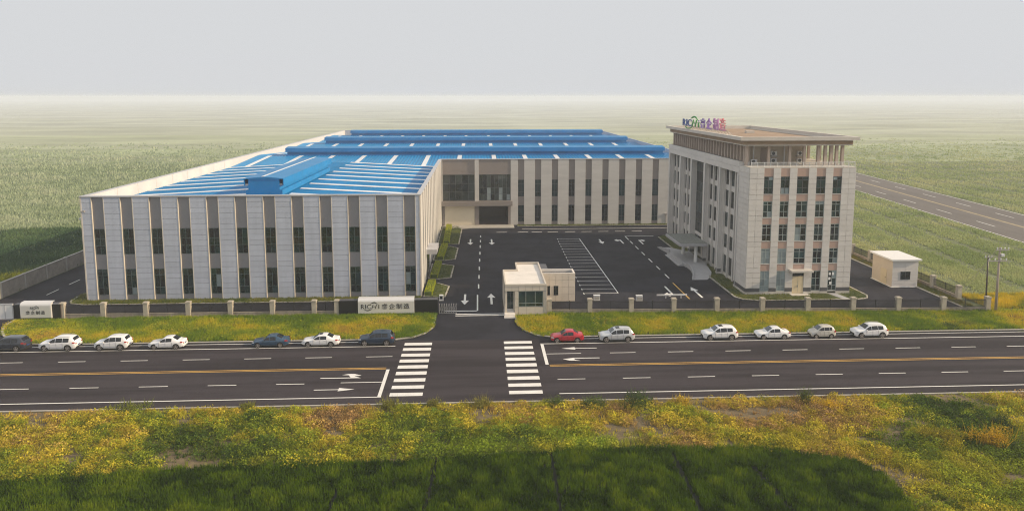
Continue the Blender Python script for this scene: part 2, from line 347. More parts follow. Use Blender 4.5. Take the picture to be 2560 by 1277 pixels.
# ------------------------------------------------------------------ windows
def bars_mesh(w, h, cols, rows, t, d, matl):
    key = ('win', round(w, 3), round(h, 3), tuple(cols), tuple(rows), t, d, matl.name)
    if key in CACHE: return CACHE[key]
    mb = MB(); mb.box(0, t, 0, d, 0, h).box(w - t, w, 0, d, 0, h).box(t, w - t, 0, d, 0, t).box(t, w - t, 0, d, h - t, h)
    for c in cols: mb.box(c * w - t / 2, c * w + t / 2, .006, d, t, h - t)
    for r_ in rows: mb.box(t, w - t, .012, d - .002, r_ * h - t / 2, r_ * h + t / 2)
    CACHE[key] = mesh_of('window', mb.v, mb.f, matl); return CACHE[key]
def window(parent, o, a, u, z, w, h, cols=(.5,), rows=(.28, .74), t=.07, frame='frame', glasses=('gl_green',), v=-.06, panes=True, pale_share=0.):
    f = piece('window', bars_mesh(w, h, cols, rows, t, .1, M[frame]), parent, L2W(o, a, (u, v, z)), a)
    us = [0] + [c * w for c in cols] + [w]; zs = [0] + [r_ * h for r_ in rows] + [h]
    if not panes: us = [0, w]; zs = [0, h]
    for i in range(len(us) - 1):
        for j in range(len(zs) - 1):
            g_ = M['gl_blind_reflect'] if rnd.random() < pale_share else M[rnd.choice(glasses)]
            me = box_mesh(us[i + 1] - us[i] - .02, .012, zs[j + 1] - zs[j] - .02, g_)
            p = bpy.data.objects.new('pane', me); COL.objects.link(p); p.parent = f; p.location = (us[i] + .01, .045, zs[j] + .01)
            WL[p.name] = WL[f.name]
    return f
def panels(parent, o, a, u0, u1, z0, z1, cols, rows, mt, t=.06, gap=.03, name='stone_panel', v=0.):
    w = (u1 - u0) / cols; h = (z1 - z0) / rows; me = box_mesh(w - gap, t, h - gap, M[mt])
    for i in range(cols):
        for j in range(rows):
            piece(name, me, parent, L2W(o, a, (u0 + i * w + gap / 2, v - t + rnd.uniform(-.006, .006), z0 + j * h + gap / 2)), a)

# ------------------------------------------------------------------ corrugated sheet
def sheet(name, parent, mt, ax, a0, a1, b0, z0, b1, z1, pitch=.78, rib=.09):
    # ribs run from (b0,z0) to (b1,z1); spaced along ax ('x' or 'y')
    mb = MB(); n = max(1, int((a1 - a0) / pitch)); pr = []
    for i in range(n):
        s = a0 + (a1 - a0) * i / n; p = (a1 - a0) / n
        pr += [(s, 0), (s + p * .62, 0), (s + p * .70, rib), (s + p * .92, rib)]
    pr.append((a1, 0)); k = len(pr)
    for (b, z) in ((b0, z0), (b1, z1)):
        for s, h in pr: mb.v.append((s, b, z + h) if ax == 'x' else (b, s, z + h))
    flip = (ax == 'x') == (b1 > b0)
    for i in range(k - 1): mb.f.append((i, i + 1, k + i + 1, k + i) if flip else (i + 1, i, k + i, k + i + 1))
    return mb.build(name, M[mt], parent)

# ------------------------------------------------------------------ factory wing (front left)
X0, X1, YF, YB, ZT = -58.0, -8.65, 106.6, 167.0, 15.6
wing = thing('factory_wing', 'long grey panelled factory wing with dark window strips and blue roof behind black sign', 'building', (-33.3, YF, 0))
MB().box(X0 + .1, X1 - .32, YF + .30, YF + .6, 0, ZT - .12).build('wall', M['recess'], wing)
MB().box(X1 - .6, X1 - .30, YF + .31, YB, 0, ZT - .121).build('wall', M['hallrecess'], wing)
MB().box(X0, X0 + .3, YF + .31, YB, 0, 13.5).build('wall', M['clad'], wing)
MB().box(X0, X0 + .28, YF + .32, YB, 13.5, ZT - .1).build('parapet', M['parapet'], wing)
for y in range(110, 168, 7): MB().box(X0 + .28, X0 + .31, y, y + .05, 13.7, ZT - .12).build('parapet_joint', M['clad_edge'], wing)
MB().box(X0 - .08, X1 + .08, YF - .1, YF + .62, ZT - .118, ZT + .04).build('coping', M['coping'], wing)
MB().box(X1 - .6, X1 + .1, YF + .63, YB, ZT - .12, ZT + .035).build('coping', M['coping'], wing)
MB().box(X0 - .08, X0 + .34, YF + .63, YB, ZT - .10, ZT + .02).build('coping', M['coping'], wing)
o = (X0, YF, 0)
rec = [(1.6 + 4.115 * i, 1.6 + 4.115 * i + 1.65) for i in range(12)]
ed = [0.0] + [x for r_ in rec for x in r_] + [X1 - X0]
ZR = 15.45
for i in range(0, len(ed), 2):
    u0, u1 = ed[i], ed[i + 1]
    panels(wing, o, 0, u0, u1, .08, ZR, 1, 19, 'clad', t=.14, gap=.03, name='cladding_panel', v=.14)
    MB().box(X0 + u0 + .04, X0 + u1 - .04, YF + .145, YF + .30, .05, ZR).build('backing_strip', M['joint'], wing)
    for u in (u0, u1 - .09): 
        if .5 < u < X1 - X0 - .5: lbox('edge_trim', wing, o, 0, u, u + .09, -.03, .29, .05, ZR, M['clad_edge'])
for u in (0, X1 - X0 - .14): lbox('edge_trim', wing, o, 0, u - .02, u + .16, -.035, .295, .05, ZR, M['clad_edge'])
for (u0, u1) in rec:
    lbox('recess_panel', wing, o, 0, u0 + .005, u1 - .005, .2, .298, 10.78, ZR, M['recess'])
    lbox('recess_panel', wing, o, 0, u0 + .005, u1 - .005, .2, .298, 4.74, 6.93, M['recess'])
    lbox('recess_panel', wing, o, 0, u0 + .005, u1 - .005, .2, .298, .05, .82, M['recess'])
    window(wing, o, 0, u0 + .09, .85, u1 - u0 - .18, 3.86, rows=(.28, .76), t=.05, frame='frame_green', glasses=('gl_green', 'gl_black', 'gl_teal'), v=.16, pale_share=.04)  # scattered pale panes here are reflections painted as glass colour
    window(wing, o, 0, u0 + .09, 6.95, u1 - u0 - .18, 3.8, rows=(.34, .62), t=.05, frame='frame_green', glasses=('gl_green', 'gl_black', 'gl_green'), v=.16)
lbox('floodlight', wing, o, 0, .35, .65, -.25, -.02, 13.3, 13.55, M['metal'])
MB().box(X0 - .9, X0, YF + 1, YF + 3.2, 12.0, 12.25).build('awning', M['coping'], wing)
# side wall facing the yard
o2 = (X1, YF, 0); A90 = math.pi / 2
LB = YB - YF; nb = 14; per = LB / nb
for i in range(nb):
    u0 = i * per
    MB().box(X1 - .295, X1, YF + u0 + (.0 if i == 0 else 1.3), YF + u0 + per - .35, .05, ZR).build('cladding_strip', M['hallclad'], wing)
    ua, ub = u0 + per - .35, u0 + per + 1.3
    if i == nb - 1: ub = u0 + per
    for z0, z1 in ((.05, .82), (4.74, 6.93), (10.78, ZR)): lbox('recess_panel', wing, o2, A90, ua, ub, .2, .297, z0, z1, M['hallrecess'])
    if i < nb - 1:
        window(wing, o2, A90, ua + .02, .85, ub - ua - .04, 3.86, panes=False, glasses=('gl_black', 'gl_teal'), v=.16)
        window(wing, o2, A90, ua + .02, 6.95, ub - ua - .04, 3.8, panes=False, glasses=('gl_black', 'gl_teal'), v=.16)
can = MB().box(X1, X1 + 1.7, 117.2, 122.8, 4.2, 4.95).build('door_canopy', M['coping'], wing)
MB().box(X1 + .02, X1 + .1, 118, 122, .1, 4.0).build('side_door', M['gl_black'], wing)
# roof
RX, EZ, RZ = -32.8, 13.6, 14.9
sheet('roof', wing, 'blue', 'y', YF + .65, 168.2, X0 + .3, EZ, RX, RZ)
sheet('roof', wing, 'blue', 'y', YF + .65, 168.2, X1 - .62, EZ, RX, RZ)
for i in range(8):
    y = 121.0 + 6.8 * i - 7.0 * 0
    for xa in (X0 + .6, X1 - .9):
        z = lambda x: EZ + (RZ - EZ) * (abs(x - xa)) / abs(RX - xa)
        xe = RX - 3.1 if xa < RX else RX + 3.1
        p = [(xa, y - .75), (xe, y - .75), (xe, y + .75), (xa, y + .75)]; zz = [z(q[0]) + .10 for q in p]
        if xe < xa: p = p[::-1]; zz = zz[::-1]
        MB().prism(p, zz, [q + .03 for q in zz]).build('skylight_strip', M['skylight'], wing)
y = 114.2
for xa in (X0 + .6, X1 - .9):
    xe = RX - 3.1 if xa < RX else RX + 3.1; z = lambda x: EZ + (RZ - EZ) * (abs(x - xa)) / abs(RX - xa)
    p = [(xa, y - .75), (xe, y - .75), (xe, y + .75), (xa, y + .75)]; zz = [z(q[0]) + .10 for q in p]
    if xe < xa: p = p[::-1]; zz = zz[::-1]
    MB().prism(p, zz, [q + .03 for q in zz]).build('skylight_strip', M['skylight'], wing)
# ridge vent of the wing
rv = MB().box(RX - 2.35, RX + 2.35, 111, 147, 14.2, 17.6).build('ridge_vent', M['blue2'], wing)
MB().profy([(RX - 3.0, 17.5), (RX + 3.0, 17.5), (RX + 3.0, 17.62), (RX, 17.88), (RX - 3.0, 17.62)], 110.9, 147.3).build('vent_cap', M['blue2'], rv)
for s in (-1, 1):
    a, b = sorted((RX + s * 2.88, RX + s * 3.0)); MB().box(a, b, 110.95, 147.25, 16.55, 17.497).build('vent_fascia', M['blue2'], rv)
    a, b = sorted((RX + s * 2.36, RX + s * 2.75)); MB().box(a, b, 111, 147, 15.0, 15.85).build('vent_curb', M['blue2'], rv)
    a, b = sorted((RX + s * 2.36, RX + s * 2.78)); MB().box(a, b, 111.05, 146.9, 16.6, 16.8).build('vent_rail', M['metal'], rv)
MB().prism([(RX - .45, 111.2), (RX + .02, 111.2), (RX + .02, 147), (RX - .45, 147)], [17.855, 17.89, 17.89, 17.855], [17.885, 17.92, 17.92, 17.885]).build('skylight_strip', M['skylight'], rv)

# ------------------------------------------------------------------ factory hall (rear)
HX1, HYB = 53.0, 316.0
hall = thing('factory_hall', 'huge rear factory hall with blue corrugated roof and three long roof ridge vents', 'building', (0, YB, 0))
oh = (X1, YB, 0); HL = HX1 - X1
MB().box(7.52, HX1, YB + .30, YB + .6, 0, ZT - .12).build('wall', M['hallrecess'], hall)
MB().box(X1, 7.515, YB + .31, YB + .6, 11.98, ZT - .121).build('wall', M['hallrecess'], hall)
MB().box(X0, X0 + .3, YB, HYB, 0, 13.5).build('wall', M['clad'], hall); MB().box(X0, X0 + .28, YB, HYB, 13.5, ZT - .1).build('parapet', M['parapet'], hall)
MB().box(HX1 - .3, HX1, YB + .61, HYB, 0, ZT - .1).build('wall', M['clad'], hall); MB().box(X0 + .31, HX1 - .31, HYB - .3, HYB, 0, ZT - .1).build('wall', M['clad'], hall)
for a in ((X1 - .3, HX1 + .08, YB - .1, YB + .62), (X0 - .08, X0 + .34, YB + .01, HYB), (HX1 - .36, HX1 + .08, YB + .63, HYB), (X0 + .35, HX1 - .37, HYB - .34, HYB + .05)):
    MB().box(*a, ZT - .099, ZT + .03).build('coping', M['coping'], hall)
recs = [(9.23 + 3.97 * i, 9.23 + 3.97 * i + 1.45) for i in range(11)]
ed = [7.52] + [x for r_ in recs for x in r_] + [HX1]
oz = (0, YB, 0)
for i in range(0, len(ed), 2):
    panels(hall, oz, 0, ed[i], ed[i + 1], .05, ZR, 1, 10, 'hallclad', t=.3, gap=.012, name='cladding_panel', v=.3)
for (u0, u1) in recs:
    for z0, z1 in ((.05, .82), (4.74, 6.75), (10.75, ZR)): lbox('recess_panel', hall, oz, 0, u0 + .01, u1 - .01, .2, .297, z0, z1, M['hallrecess'])
    window(hall, oz, 0, u0 + .02, .85, u1 - u0 - .04, 3.87, panes=False, glasses=('gl_teal', 'gl_black'), frame='frame_dark', v=.16)
    window(hall, oz, 0, u0 + .02, 6.77, u1 - u0 - .04, 3.96, panes=False, glasses=('gl_teal', 'gl_black'), frame='frame_dark', v=.16)
# lobby bays
lbox('upper_panel', hall, oz, 0, -8.35, -.9, .1, .3, 12.0, ZR, M['hallrecess']); lbox('upper_panel', hall, oz, 0, .1, 7.5, .1, .3, 12.0, ZR, M['hallrecess'])
lbox('pilaster', hall, oz, 0, -.88, .08, -.15, .32, 5.82, ZR, M['hallclad'])
lbox('pilaster', hall, oz, 0, -8.64, -8.36, -.1, .32, 5.82, ZR, M['hallclad'])
window(hall, oz, 0, -8.3, 5.9, 7.38, 6.05, cols=(.2, .4, .6, .8), rows=(.33, .66), t=.08, frame='frame_dark', glasses=('gl_big', 'gl_black'), v=.14)
window(hall, oz, 0, .12, 5.9, 7.36, 6.05, cols=tuple(i / 8 for i in range(1, 8)), rows=(.24, .5), t=.08, frame='frame_dark', glasses=('gl_big', 'gl_big', 'gl_black'), v=.14, pale_share=.12)
lbox('lobby_ledge', hall, oz, 0, -8.6, 7.9, -1.1, .5, 4.75, 5.8, M['hallrecess'])
lbox('shutter_lintel', hall, oz, 0, -8.6, 7.5, .1, .4, 4.66, 4.748, M['hallrecess'])
lbox('roller_shutter', hall, oz, 0, -7.9, -.97, .05, .2, .13, 4.65, M['shutter'])
lbox('door_pier', hall, oz, 0, -8.6, -7.91, -.05, .3, .12, 4.65, M['hallrecess']); lbox('door_pier', hall, oz, 0, -.96, .1, -.05, .3, .12, 4.65, M['hallrecess']); lbox('door_pier', hall, oz, 0, 6.93, 7.5, -.05, .3, .12, 4.65, M['hallrecess'])
mb = MB(); mb.box(-.3, 0, YB + .31, YB + 12, 0, 4.7).box(7.0, 7.3, YB + .31, YB + 12, 0, 4.7).box(0, 7, YB + 11.8, YB + 12, 0, 4.7).box(-.3, 7.3, YB + .31, YB + 12, 4.71, 4.9).box(-.3, 7.3, YB + .31, YB + 12, -.02, .11)
mb.build('passage', M['dark_wall'], hall)
lbox('wall_box', hall, oz, 0, 44.0, 44.7, -.35, -.02, 2.2, 2.6, M['metal']); lbox('drain_pipe', hall, oz, 0, 44.3, 44.42, -.14, -.02, .1, 2.2, M['metal'])
for i in range(3):
    e0 = 167.6 + 48 * i; rg = e0 + 24.4; e1 = e0 + 48
    xs = (X0 + .3, HX1 - .31)
    sheet('roof', hall, 'blue', 'x', *xs, e0, EZ, rg, 14.8); sheet('roof', hall, 'blue', 'x', *xs, e1, EZ, rg, 14.8)
    v_ = MB().box(-50 + .3, 49.2, rg - 2.3, rg + 2.3, 14.0, 16.7).build('ridge_vent', M['blue2'], hall)
    MB().profx([(rg - 3.0, 16.6), (rg + 3.0, 16.6), (rg + 3.0, 16.75), (rg, 17.0), (rg - 3.0, 16.75)], -50, 49.5).build('vent_cap', M['blue2'], v_)
    for s in (-1, 1):
        a, b = sorted((rg + s * 2.9, rg + s * 3.02)); MB().box(-50, 49.5, a, b, 15.75, 16.597).build('vent_fascia', M['blue2'], v_)
        a, b = sorted((rg + s * 2.32, rg + s * 2.75)); MB().box(-50, 49.5, a, b, 14.6, 15.1).build('vent_curb', M['blue2'], v_)
    for x in (-54, -45.9, -37.7, -29.6, -21.4, -13, -4.8, 4, 12, 20.2, 28.5, 36.7, 44.6):
        for b0, b1 in ((e0 + .6, rg - 2.8), (e1 - .6, rg + 2.8)):
            if i and b0 > rg: continue
            zf = lambda b: EZ + (14.8 - EZ) * (1 - abs(b - rg) / 24.4) + .10
            p = [(x - .55, min(b0, b1)), (x + .55, min(b0, b1)), (x + .55, max(b0, b1)), (x - .55, max(b0, b1))]; zz = [zf(q[1]) for q in p]
            MB().prism(p, zz, [q + .03 for q in zz]).build('skylight_strip', M['skylight'], hall)

# ------------------------------------------------------------------ office tower
TX0, TX1, TY0, TY1, TZ = 40.55, 56.8, 105.3, 151.0, 19.5
tw = thing('office_building', 'five storey grey stone office building with flat overhanging roof on the right', 'building', ((TX0 + TX1) / 2, TY0, 0))
tf = MB().box(TX0 + .08, TX1 - .08, TY0 + .08, TY0 + .4, .4, TZ - .1).build('front_wall', M['joint'], tw)
MB().box(TX1 - .4, TX1, TY0 + .41, TY1, 0, TZ - .1).build('side_wall', M['stone'], tw)
MB().box(TX0 + 1.0, TX0 + 1.3, TY0 + 4.5, TY1, 0, TZ - .1).build('side_wall', M['stone'], tw)
MB().box(TX0 + 1.31, TX1 - .41, TY1 - .3, TY1, 0, TZ - .1).build('rear_wall', M['stone'], tw)
MB().box(TX0 + .08, TX0 + .4, TY0 + .41, TY0 + 4.49, 0.4, TZ - .1).build('side_wall', M['joint'], tw)
MB().box(TX0, TX1, TY0, TY1, TZ - .099, TZ).build('terrace_floor', M['plinth'], tw)
ot = (0, TY0, 0)
WCOL = [(42.75, 44.15), (45.3, 46.65), (47.8, 49.55), (50.75, 52.15), (53.3, 54.65)]
WROW = [(15.49, 18.1), (11.93, 14.38), (8.31, 10.87), (4.81, 7.13), (.53, 3.67)]
ed = [TX0] + [x for c in WCOL for x in c] + [TX1]
NR = 24; RH = (TZ - 1.02 - .1) / 23
def pier_panels(u0, u1, cols, oo, a, par=tw):
    panels(par, oo, a, u0, u1, 1.02, TZ - .1, cols, 23, 'stone', t=.14, gap=.03, v=.08)
    lbox('base_course', par, oo, a, u0 + .01, u1 - .01, -.07, .08, .45, 1.0, M['basalt'])
    lbox('plinth', par, oo, a, u0 - .005, u1 + .005, -.1, .08, 0, .44, M['plinth'])
for i in range(0, 12, 2): pier_panels(ed[i], ed[i + 1], 2 if i in (0, 10) else 1, ot, 0)
for ci, (u0, u1) in enumerate(WCOL):
    lbox('plinth', tw, ot, 0, u0 + .006, u1 - .006, -.08, .08, 0, .42 if ci not in (2, 4) else .12, M['plinth'])
    lbox('spandrel', tw, ot, 0, u0, u1, 0, .078, 18.12, TZ - .12, M['spandrel'])
    for ri, (z0, z1) in enumerate(WROW):
        if ri < 4: lbox('spandrel', tw, ot, 0, u0, u1, 0, .078, WROW[ri + 1][1] + .02, z0 - .02, M['spandrel'])
        if ri == 4 and ci == 2: continue
        if ri in (3, 4) and ci < 2: g_ = ('gl_blind_reflect',); fr = 'frame'
        elif ri == 0: g_ = ('gl_teal', 'gl_teal', 'gl_black'); fr = 'frame_dark'
        else: g_ = ('gl_teal', 'gl_black'); fr = 'frame'
        rows = (.36, .8) if ri < 4 else (.26, .62)
        window(tw, ot, 0, u0, z0, u1 - u0, z1 - z0, cols=(.5,), rows=rows, t=.075, frame=fr, glasses=g_, v=-.02, pale_share=.06)
        lbox('sill', tw, ot, 0, u0 + .003, u1 - .003, -.06, .07, z0 - .075, z0 - .004, M['stone'])
# front door, awning and step
d_ = lbox('front_door', tw, ot, 0, 47.82, 49.53, -.02, .06, .14, 2.82, M['door'])
lbox('door_joint', tw, ot, 0, 48.66, 48.69, -.03, .05, .16, 2.8, M['frame']); lbox('door_handle', tw, ot, 0, 48.58, 48.62, -.09, -.02, 1.1, 1.45, M['frame_dark'])
lbox('transom', tw, ot, 0, 47.82, 49.53, -.01, .05, 2.86, 3.64, M['gl_black'])
lbox('awning', tw, ot, 0, 47.1, 50.5, -1.3, -.07, 3.66, 3.95, M['cornice'])
lbox('door_step', tw, ot, 0, 47.4, 50.2, -1.2, -.11, 0, .13, M['plinth'])
for u, z in ((53.45, 2.95), (53.95, 2.95), (53.42, 2.2), (53.6, 1.5)): lbox('notice', tw, ot, 0, u, u + .32, -.035, -.02, z, z + .42, M['white'])
# left facade facing the yard
A9 = -math.pi / 2
ol = (TX0, TY1, 0)                       # u = TY1 - y
Uy = lambda y: TY1 - y
pier_panels(Uy(109.55), Uy(105.36), 2, ol, A9)
PIL = [(109.55, 110.3), (118.1, 118.9), (126.2, 127.3), (134.2, 135.1), (141.7, 142.6), (149.8, 151.0)]
for ya, yb in PIL:
    lbox('pilaster', tw, ol, A9, Uy(yb), Uy(ya), -.08, 1.0, .0, 18.24, M['stone'])
    lbox('base_course', tw, ol, A9, Uy(yb) - .01, Uy(ya) + .01, -.1, .99, .45, 1.0, M['basalt'])
    lbox('pilaster_edge', tw, ol, A9, Uy(ya) - .12, Uy(ya) + .012, -.14, -.081, .0, 18.24, M['granite'])
MB().box(TX0, TX0 + 1.5, 109.55, TY1, 18.25, 20.05).build('frieze_core', M['joint'], tw)
panels(tw, ol, A9, 0, Uy(109.5), 18.25, 20.08, 15, 2, 'stone', t=.1, gap=.03)
lbox('frieze_return', tw, (0, 109.45, 0), 0, TX0 + .02, TX0 + 1.5, 0, .1, 18.26, 20.06, M['stone'])
ZL = [(15.5, 18.2), (11.87, 14.6), (8.39, 10.87), (4.84, 7.15), (.62, 3.62)]
op = (TX0 + .98, TY1, 0)
for bi in range(5):
    ya, yb = PIL[bi][1], PIL[bi + 1][0]
    if bi == 2:
        window(tw, op, A9, Uy(yb) + .05, 4.7, yb - ya - .1, 13.5, cols=(.25, .5, .75), rows=(.14, .28, .42, .56, .7, .85), t=.09, frame='frame_dark', glasses=('gl_big', 'gl_teal', 'gl_black'), v=-.08)
        window(tw, op, A9, Uy(yb) + .05, .7, yb - ya - .1, 3.4, cols=(.25, .5, .75), rows=(.7,), t=.09, frame='frame', glasses=('gl_big',), v=-.06)
        lbox('lobby_beam', tw, op, A9, Uy(yb) + .05, Uy(ya) - .05, -.2, -.01, 4.12, 4.69, M['stone'])
        continue
    w = (yb - ya); sw = w / 3
    for k in range(3):
        u = Uy(yb) + k * sw
        for z0, z1 in ZL: window(tw, op, A9, u + .2, z0, sw - .4, z1 - z0, cols=(), rows=(.35,), t=.06, frame='frame_dark', glasses=('gl_black', 'gl_teal'), v=-.06, panes=False)
        for j in range(4): lbox('spandrel', tw, op, A9, u + .195, u + sw - .195, -.12, -.005, ZL[j + 1][1] + .01, ZL[j][0] - .01, M['stone'])
        lbox('spandrel', tw, op, A9, u + .195, u + sw - .195, -.13, -.005, 0, .6, M['plinth'])
    for k in range(4):
        c = Uy(yb) + k * sw; a = max(c - .19, Uy(yb) + .01); b = min(c + .19, Uy(ya) - .01)
        lbox('mullion_fin', tw, op, A9, a, b, -.42, -.004, .02, 18.24, M['stone'])
# roof storey
CX0, CX1, CY0, CY1 = 39.5, 57.9, 106.7, 150.2
roof = MB().box(CX0 + .7, CX1 - .7, CY0 + .7, CY1 - .7, 22.75, 23.3).build('roof_slab', M['rooffloor'], tw)
mb = MB()
for (a, b, c, d) in ((CX0, CX1, CY0, CY0 + .7), (CX0, CX1, CY1 - .7, CY1), (CX0, CX0 + .7, CY0 + .7, CY1 - .7), (CX1 - .7, CX1, CY0 + .7, CY1 - .7)): mb.box(a, b, c, d, 23.42, 23.95)
mb.build('cornice', M['cornice'], roof)
mb = MB(); q = .75
for (a, b, c, d) in ((CX0 + q, CX1 - q, CY0 + q, CY0 + q + .5), (CX0 + q, CX1 - q, CY1 - q - .5, CY1 - q), (CX0 + q, CX0 + q + .5, CY0 + q + .5, CY1 - q - .5), (CX1 - q - .5, CX1 - q, CY0 + q + .5, CY1 - q - .5)): mb.box(a, b, c, d, 22.6, 23.415)
mb.build('soffit_beam', M['cornice'], roof)
MB().box(46, 48.4, 140, 143, 23.31, 23.95).build('roof_hatch', M['cornice'], roof); MB().box(49.5, 51, 131, 132, 23.31, 23.75).build('roof_hatch', M['cornice'], roof)
MB().box(44, 45.2, 145, 146.5, 23.31, 23.9).build('roof_hatch', M['fin'], roof)
nf = 29
for i in range(nf):
    y = 109.4 + (149.6 - 109.4) * i / (nf - 1); piece('roof_fin', box_mesh(.85, .42, 2.68, M['fin']), tw, (41.0, y - .2, 20.0), 0)
MB().box(43.2, 43.4, 113.4, 149.4, TZ, 22.74).build('penthouse_wall', M['dark_wall'], tw)
MB().box(43.41, 52.2, 113.2, 113.5, TZ, 22.74).build('penthouse_wall', M['cream'], tw)
MB().box(52.0, 52.2, 113.51, 149, TZ, 22.74).build('penthouse_wall', M['cream'], tw)
for x in (41.15, 44.6, 47.9, 50.2, 52.4, 53.5, 54.4, 55.3, 56.2): MB().box(x - .2, x + .2, 108.4, 108.85, TZ, 22.74).build('roof_column', M['fin'], tw)
for y in (112, 116, 120, 125, 130, 136, 142, 148): MB().box(56.1, 56.5, y, y + .4, TZ, 22.74).build('roof_column', M['fin'], tw)
rail = MB().box(40.7, 56.7, 105.42, 105.48, 20.2, 20.27)
rail.box(40.7, 56.7, 105.43, 105.47, 19.6, 19.65); rail.box(56.64, 56.7, 105.48, 116, 20.2, 20.27)
for i in range(17): x = 40.75 + 15.9 * i / 16; rail.cyl((x, 105.45, TZ), (x, 105.45, 20.2), .035, n=6)
for i in range(110): x = 40.8 + 15.8 * i / 109; rail.box(x - .012, x + .012, 105.44, 105.46, 19.65, 20.2)
for i in range(6): rail.cyl((56.67, 107 + 1.8 * i, TZ), (56.67, 107 + 1.8 * i, 20.2), .035, n=6)
rail.build('terrace_railing', M['white'], tw)
for x, z0, z1 in ((42.6, TZ, 22.7), (43.9, TZ, 22.7), (48.9, TZ, 22.6), (49.8, TZ, 21.6)): MB().cyl((x, 112.8, z0), (x, 112.8, z1), .1, n=8).build('roof_pipe', M['white'], tw)
MB().box(45.2, 46.6, 113.1, 113.19, TZ + .1, 21.9).build('terrace_door', M['fin'], tw)
# entrance canopy, platform, ramps
cp = MB().box(35.5, 40.45, 123.6, 133.2, 3.7, 4.15).build('entrance_canopy', M['granite'], tw)
MB().box(35.75, 40.44, 123.85, 132.95, 4.151, 4.24).build('canopy_gravel', M['gravel'], cp)
for x, y in ((38.5, 131.6), (38.9, 125.2)): MB().cyl((x, y, .55), (x, y, 3.7), .32, n=14).build('canopy_column', M['white'], tw, smooth=False)
pf = MB().box(36.6, 40.4, 123.4, 134.0, 0, .6).build('entrance_platform', M['granite'], tw)
for k in range(3): MB().box(36.6 - .36 * (k + 1), 36.6 - .36 * k - .002, 124.4, 133.4, 0, .6 - .16 * (k + 1) + .02).build('step', M['granite'], pf)
def ramp(pts_in, pts_out, zs, nm):
    mb = MB(); n = len(zs)
    for i in range(n - 1):
        q = [pts_in[i], pts_in[i + 1], pts_out[i + 1], pts_out[i]]; z_ = [zs[i], zs[i + 1], zs[i + 1], zs[i]]
        ar = sum(q[k][0] * q[(k + 1) % 4][1] - q[(k + 1) % 4][0] * q[k][1] for k in range(4))
        if ar < 0: q = q[::-1]; z_ = z_[::-1]
        mb.prism(q, -.02, z_)
    r_ = mb.build('ramp', M['granite'], tw)
    mb = MB()
    for i in range(n - 1):
        q = [pts_in[i], pts_in[i + 1], (pts_in[i + 1][0] - .22, pts_in[i + 1][1]), (pts_in[i][0] - .22, pts_in[i][1])]; h_ = [zs[i] + .35, zs[i + 1] + .12, zs[i + 1] + .12, zs[i] + .35]
        ar = sum(q[k][0] * q[(k + 1) % 4][1] - q[(k + 1) % 4][0] * q[k][1] for k in range(4))
        if ar < 0: q = q[::-1]; h_ = h_[::-1]
        mb.prism(q, -.02, h_)
    mb.build('ramp_wall', M['granite'], r_)
ramp([(37.0, 123.4), (37.0, 121), (36.6, 118.5), (36.0, 116.4), (35.35, 114.6)], [(40.0, 123.4), (40.0, 121.2), (39.7, 118.6), (38.9, 116.4), (37.7, 114.6)], [.6, .46, .3, .15, .01], 'n')
ramp([(36.6, 134.0), (36.5, 136.2), (36.2, 138.4), (36.0, 140.4)], [(39.6, 134.0), (39.3, 136.2), (38.7, 138.4), (38.2, 140.4)], [.6, .4, .2, .01], 'f')
# air conditioning units on the terrace
def ac(x, z, y=112.2, label='', w=.95, h=.75):
    t = thing('air_conditioner', label, 'air conditioner', (x, y, z), 'outdoor units on the roof terrace')
    MB().box(x - w / 2, x + w / 2, y, y + .42, z + .06, z + h).build('case', M['white'], t)
    MB().cyl((x - .1, y + .002, z + h * .53), (x - .1, y - .025, z + h * .53), h * .36, n=20).build('fan_grille', M['frame_dark'], t)
    MB().box(x - w * .4, x + w * .4, y + .05, y + .37, z, z + .06).build('bracket', M['metal'], t)
ac(43.2, 19.5, 110.6, 'white air conditioner on the terrace floor nearest the left roof corner')
ac(47.0, 20.65, 112.2, 'upper white air conditioner of the middle stacked pair on the roof terrace')
ac(47.0, 19.5, 112.2, 'lower white air conditioner of the middle stacked pair on the roof terrace')
ac(51.3, 20.65, 112.2, 'upper white air conditioner of the right stacked pair on the roof terrace')
ac(51.3, 19.5, 112.2, 'lower white air conditioner of the right stacked pair on the roof terrace')
MB().box(46.4, 47.7, 112.2, 112.9, 20.5, 20.64).build('unit_shelf', M['metal'], tw); MB().box(50.7, 52, 112.2, 112.9, 20.5, 20.64).build('unit_shelf', M['metal'], tw)

# ------------------------------------------------------------------ lettering
def text_mesh(body, width, height, ext, matl, off=0.0, shear=0.0):
    c = bpy.data.curves.new('t', 'FONT'); c.body = body; c.extrude = .02; c.offset = off; c.shear = shear; c.resolution_u = 3
    ob = bpy.data.objects.new('t', c); COL.objects.link(ob)
    me = bpy.data.meshes.new_from_object(ob.evaluated_get(bpy.context.evaluated_depsgraph_get()))
    n = len(me.vertices); co = np.empty(n * 3); me.vertices.foreach_get('co', co); co = co.reshape(-1, 3)
    lo = co.min(0); hi = co.max(0)
    x = (co[:, 0] - lo[0]) / (hi[0] - lo[0]) * width; y = (co[:, 1] - lo[1]) / (hi[1] - lo[1]) * height
    z = (co[:, 2] - lo[2]) / (hi[2] - lo[2]) * ext
    out = np.stack([x, -z, y], 1)          # stands upright, faces -Y
    me.vertices.foreach_set('co', out.ravel()); me.materials.clear(); me.materials.append(matl); me.update()
    bpy.data.objects.remove(ob); bpy.data.curves.remove(c)
    return me
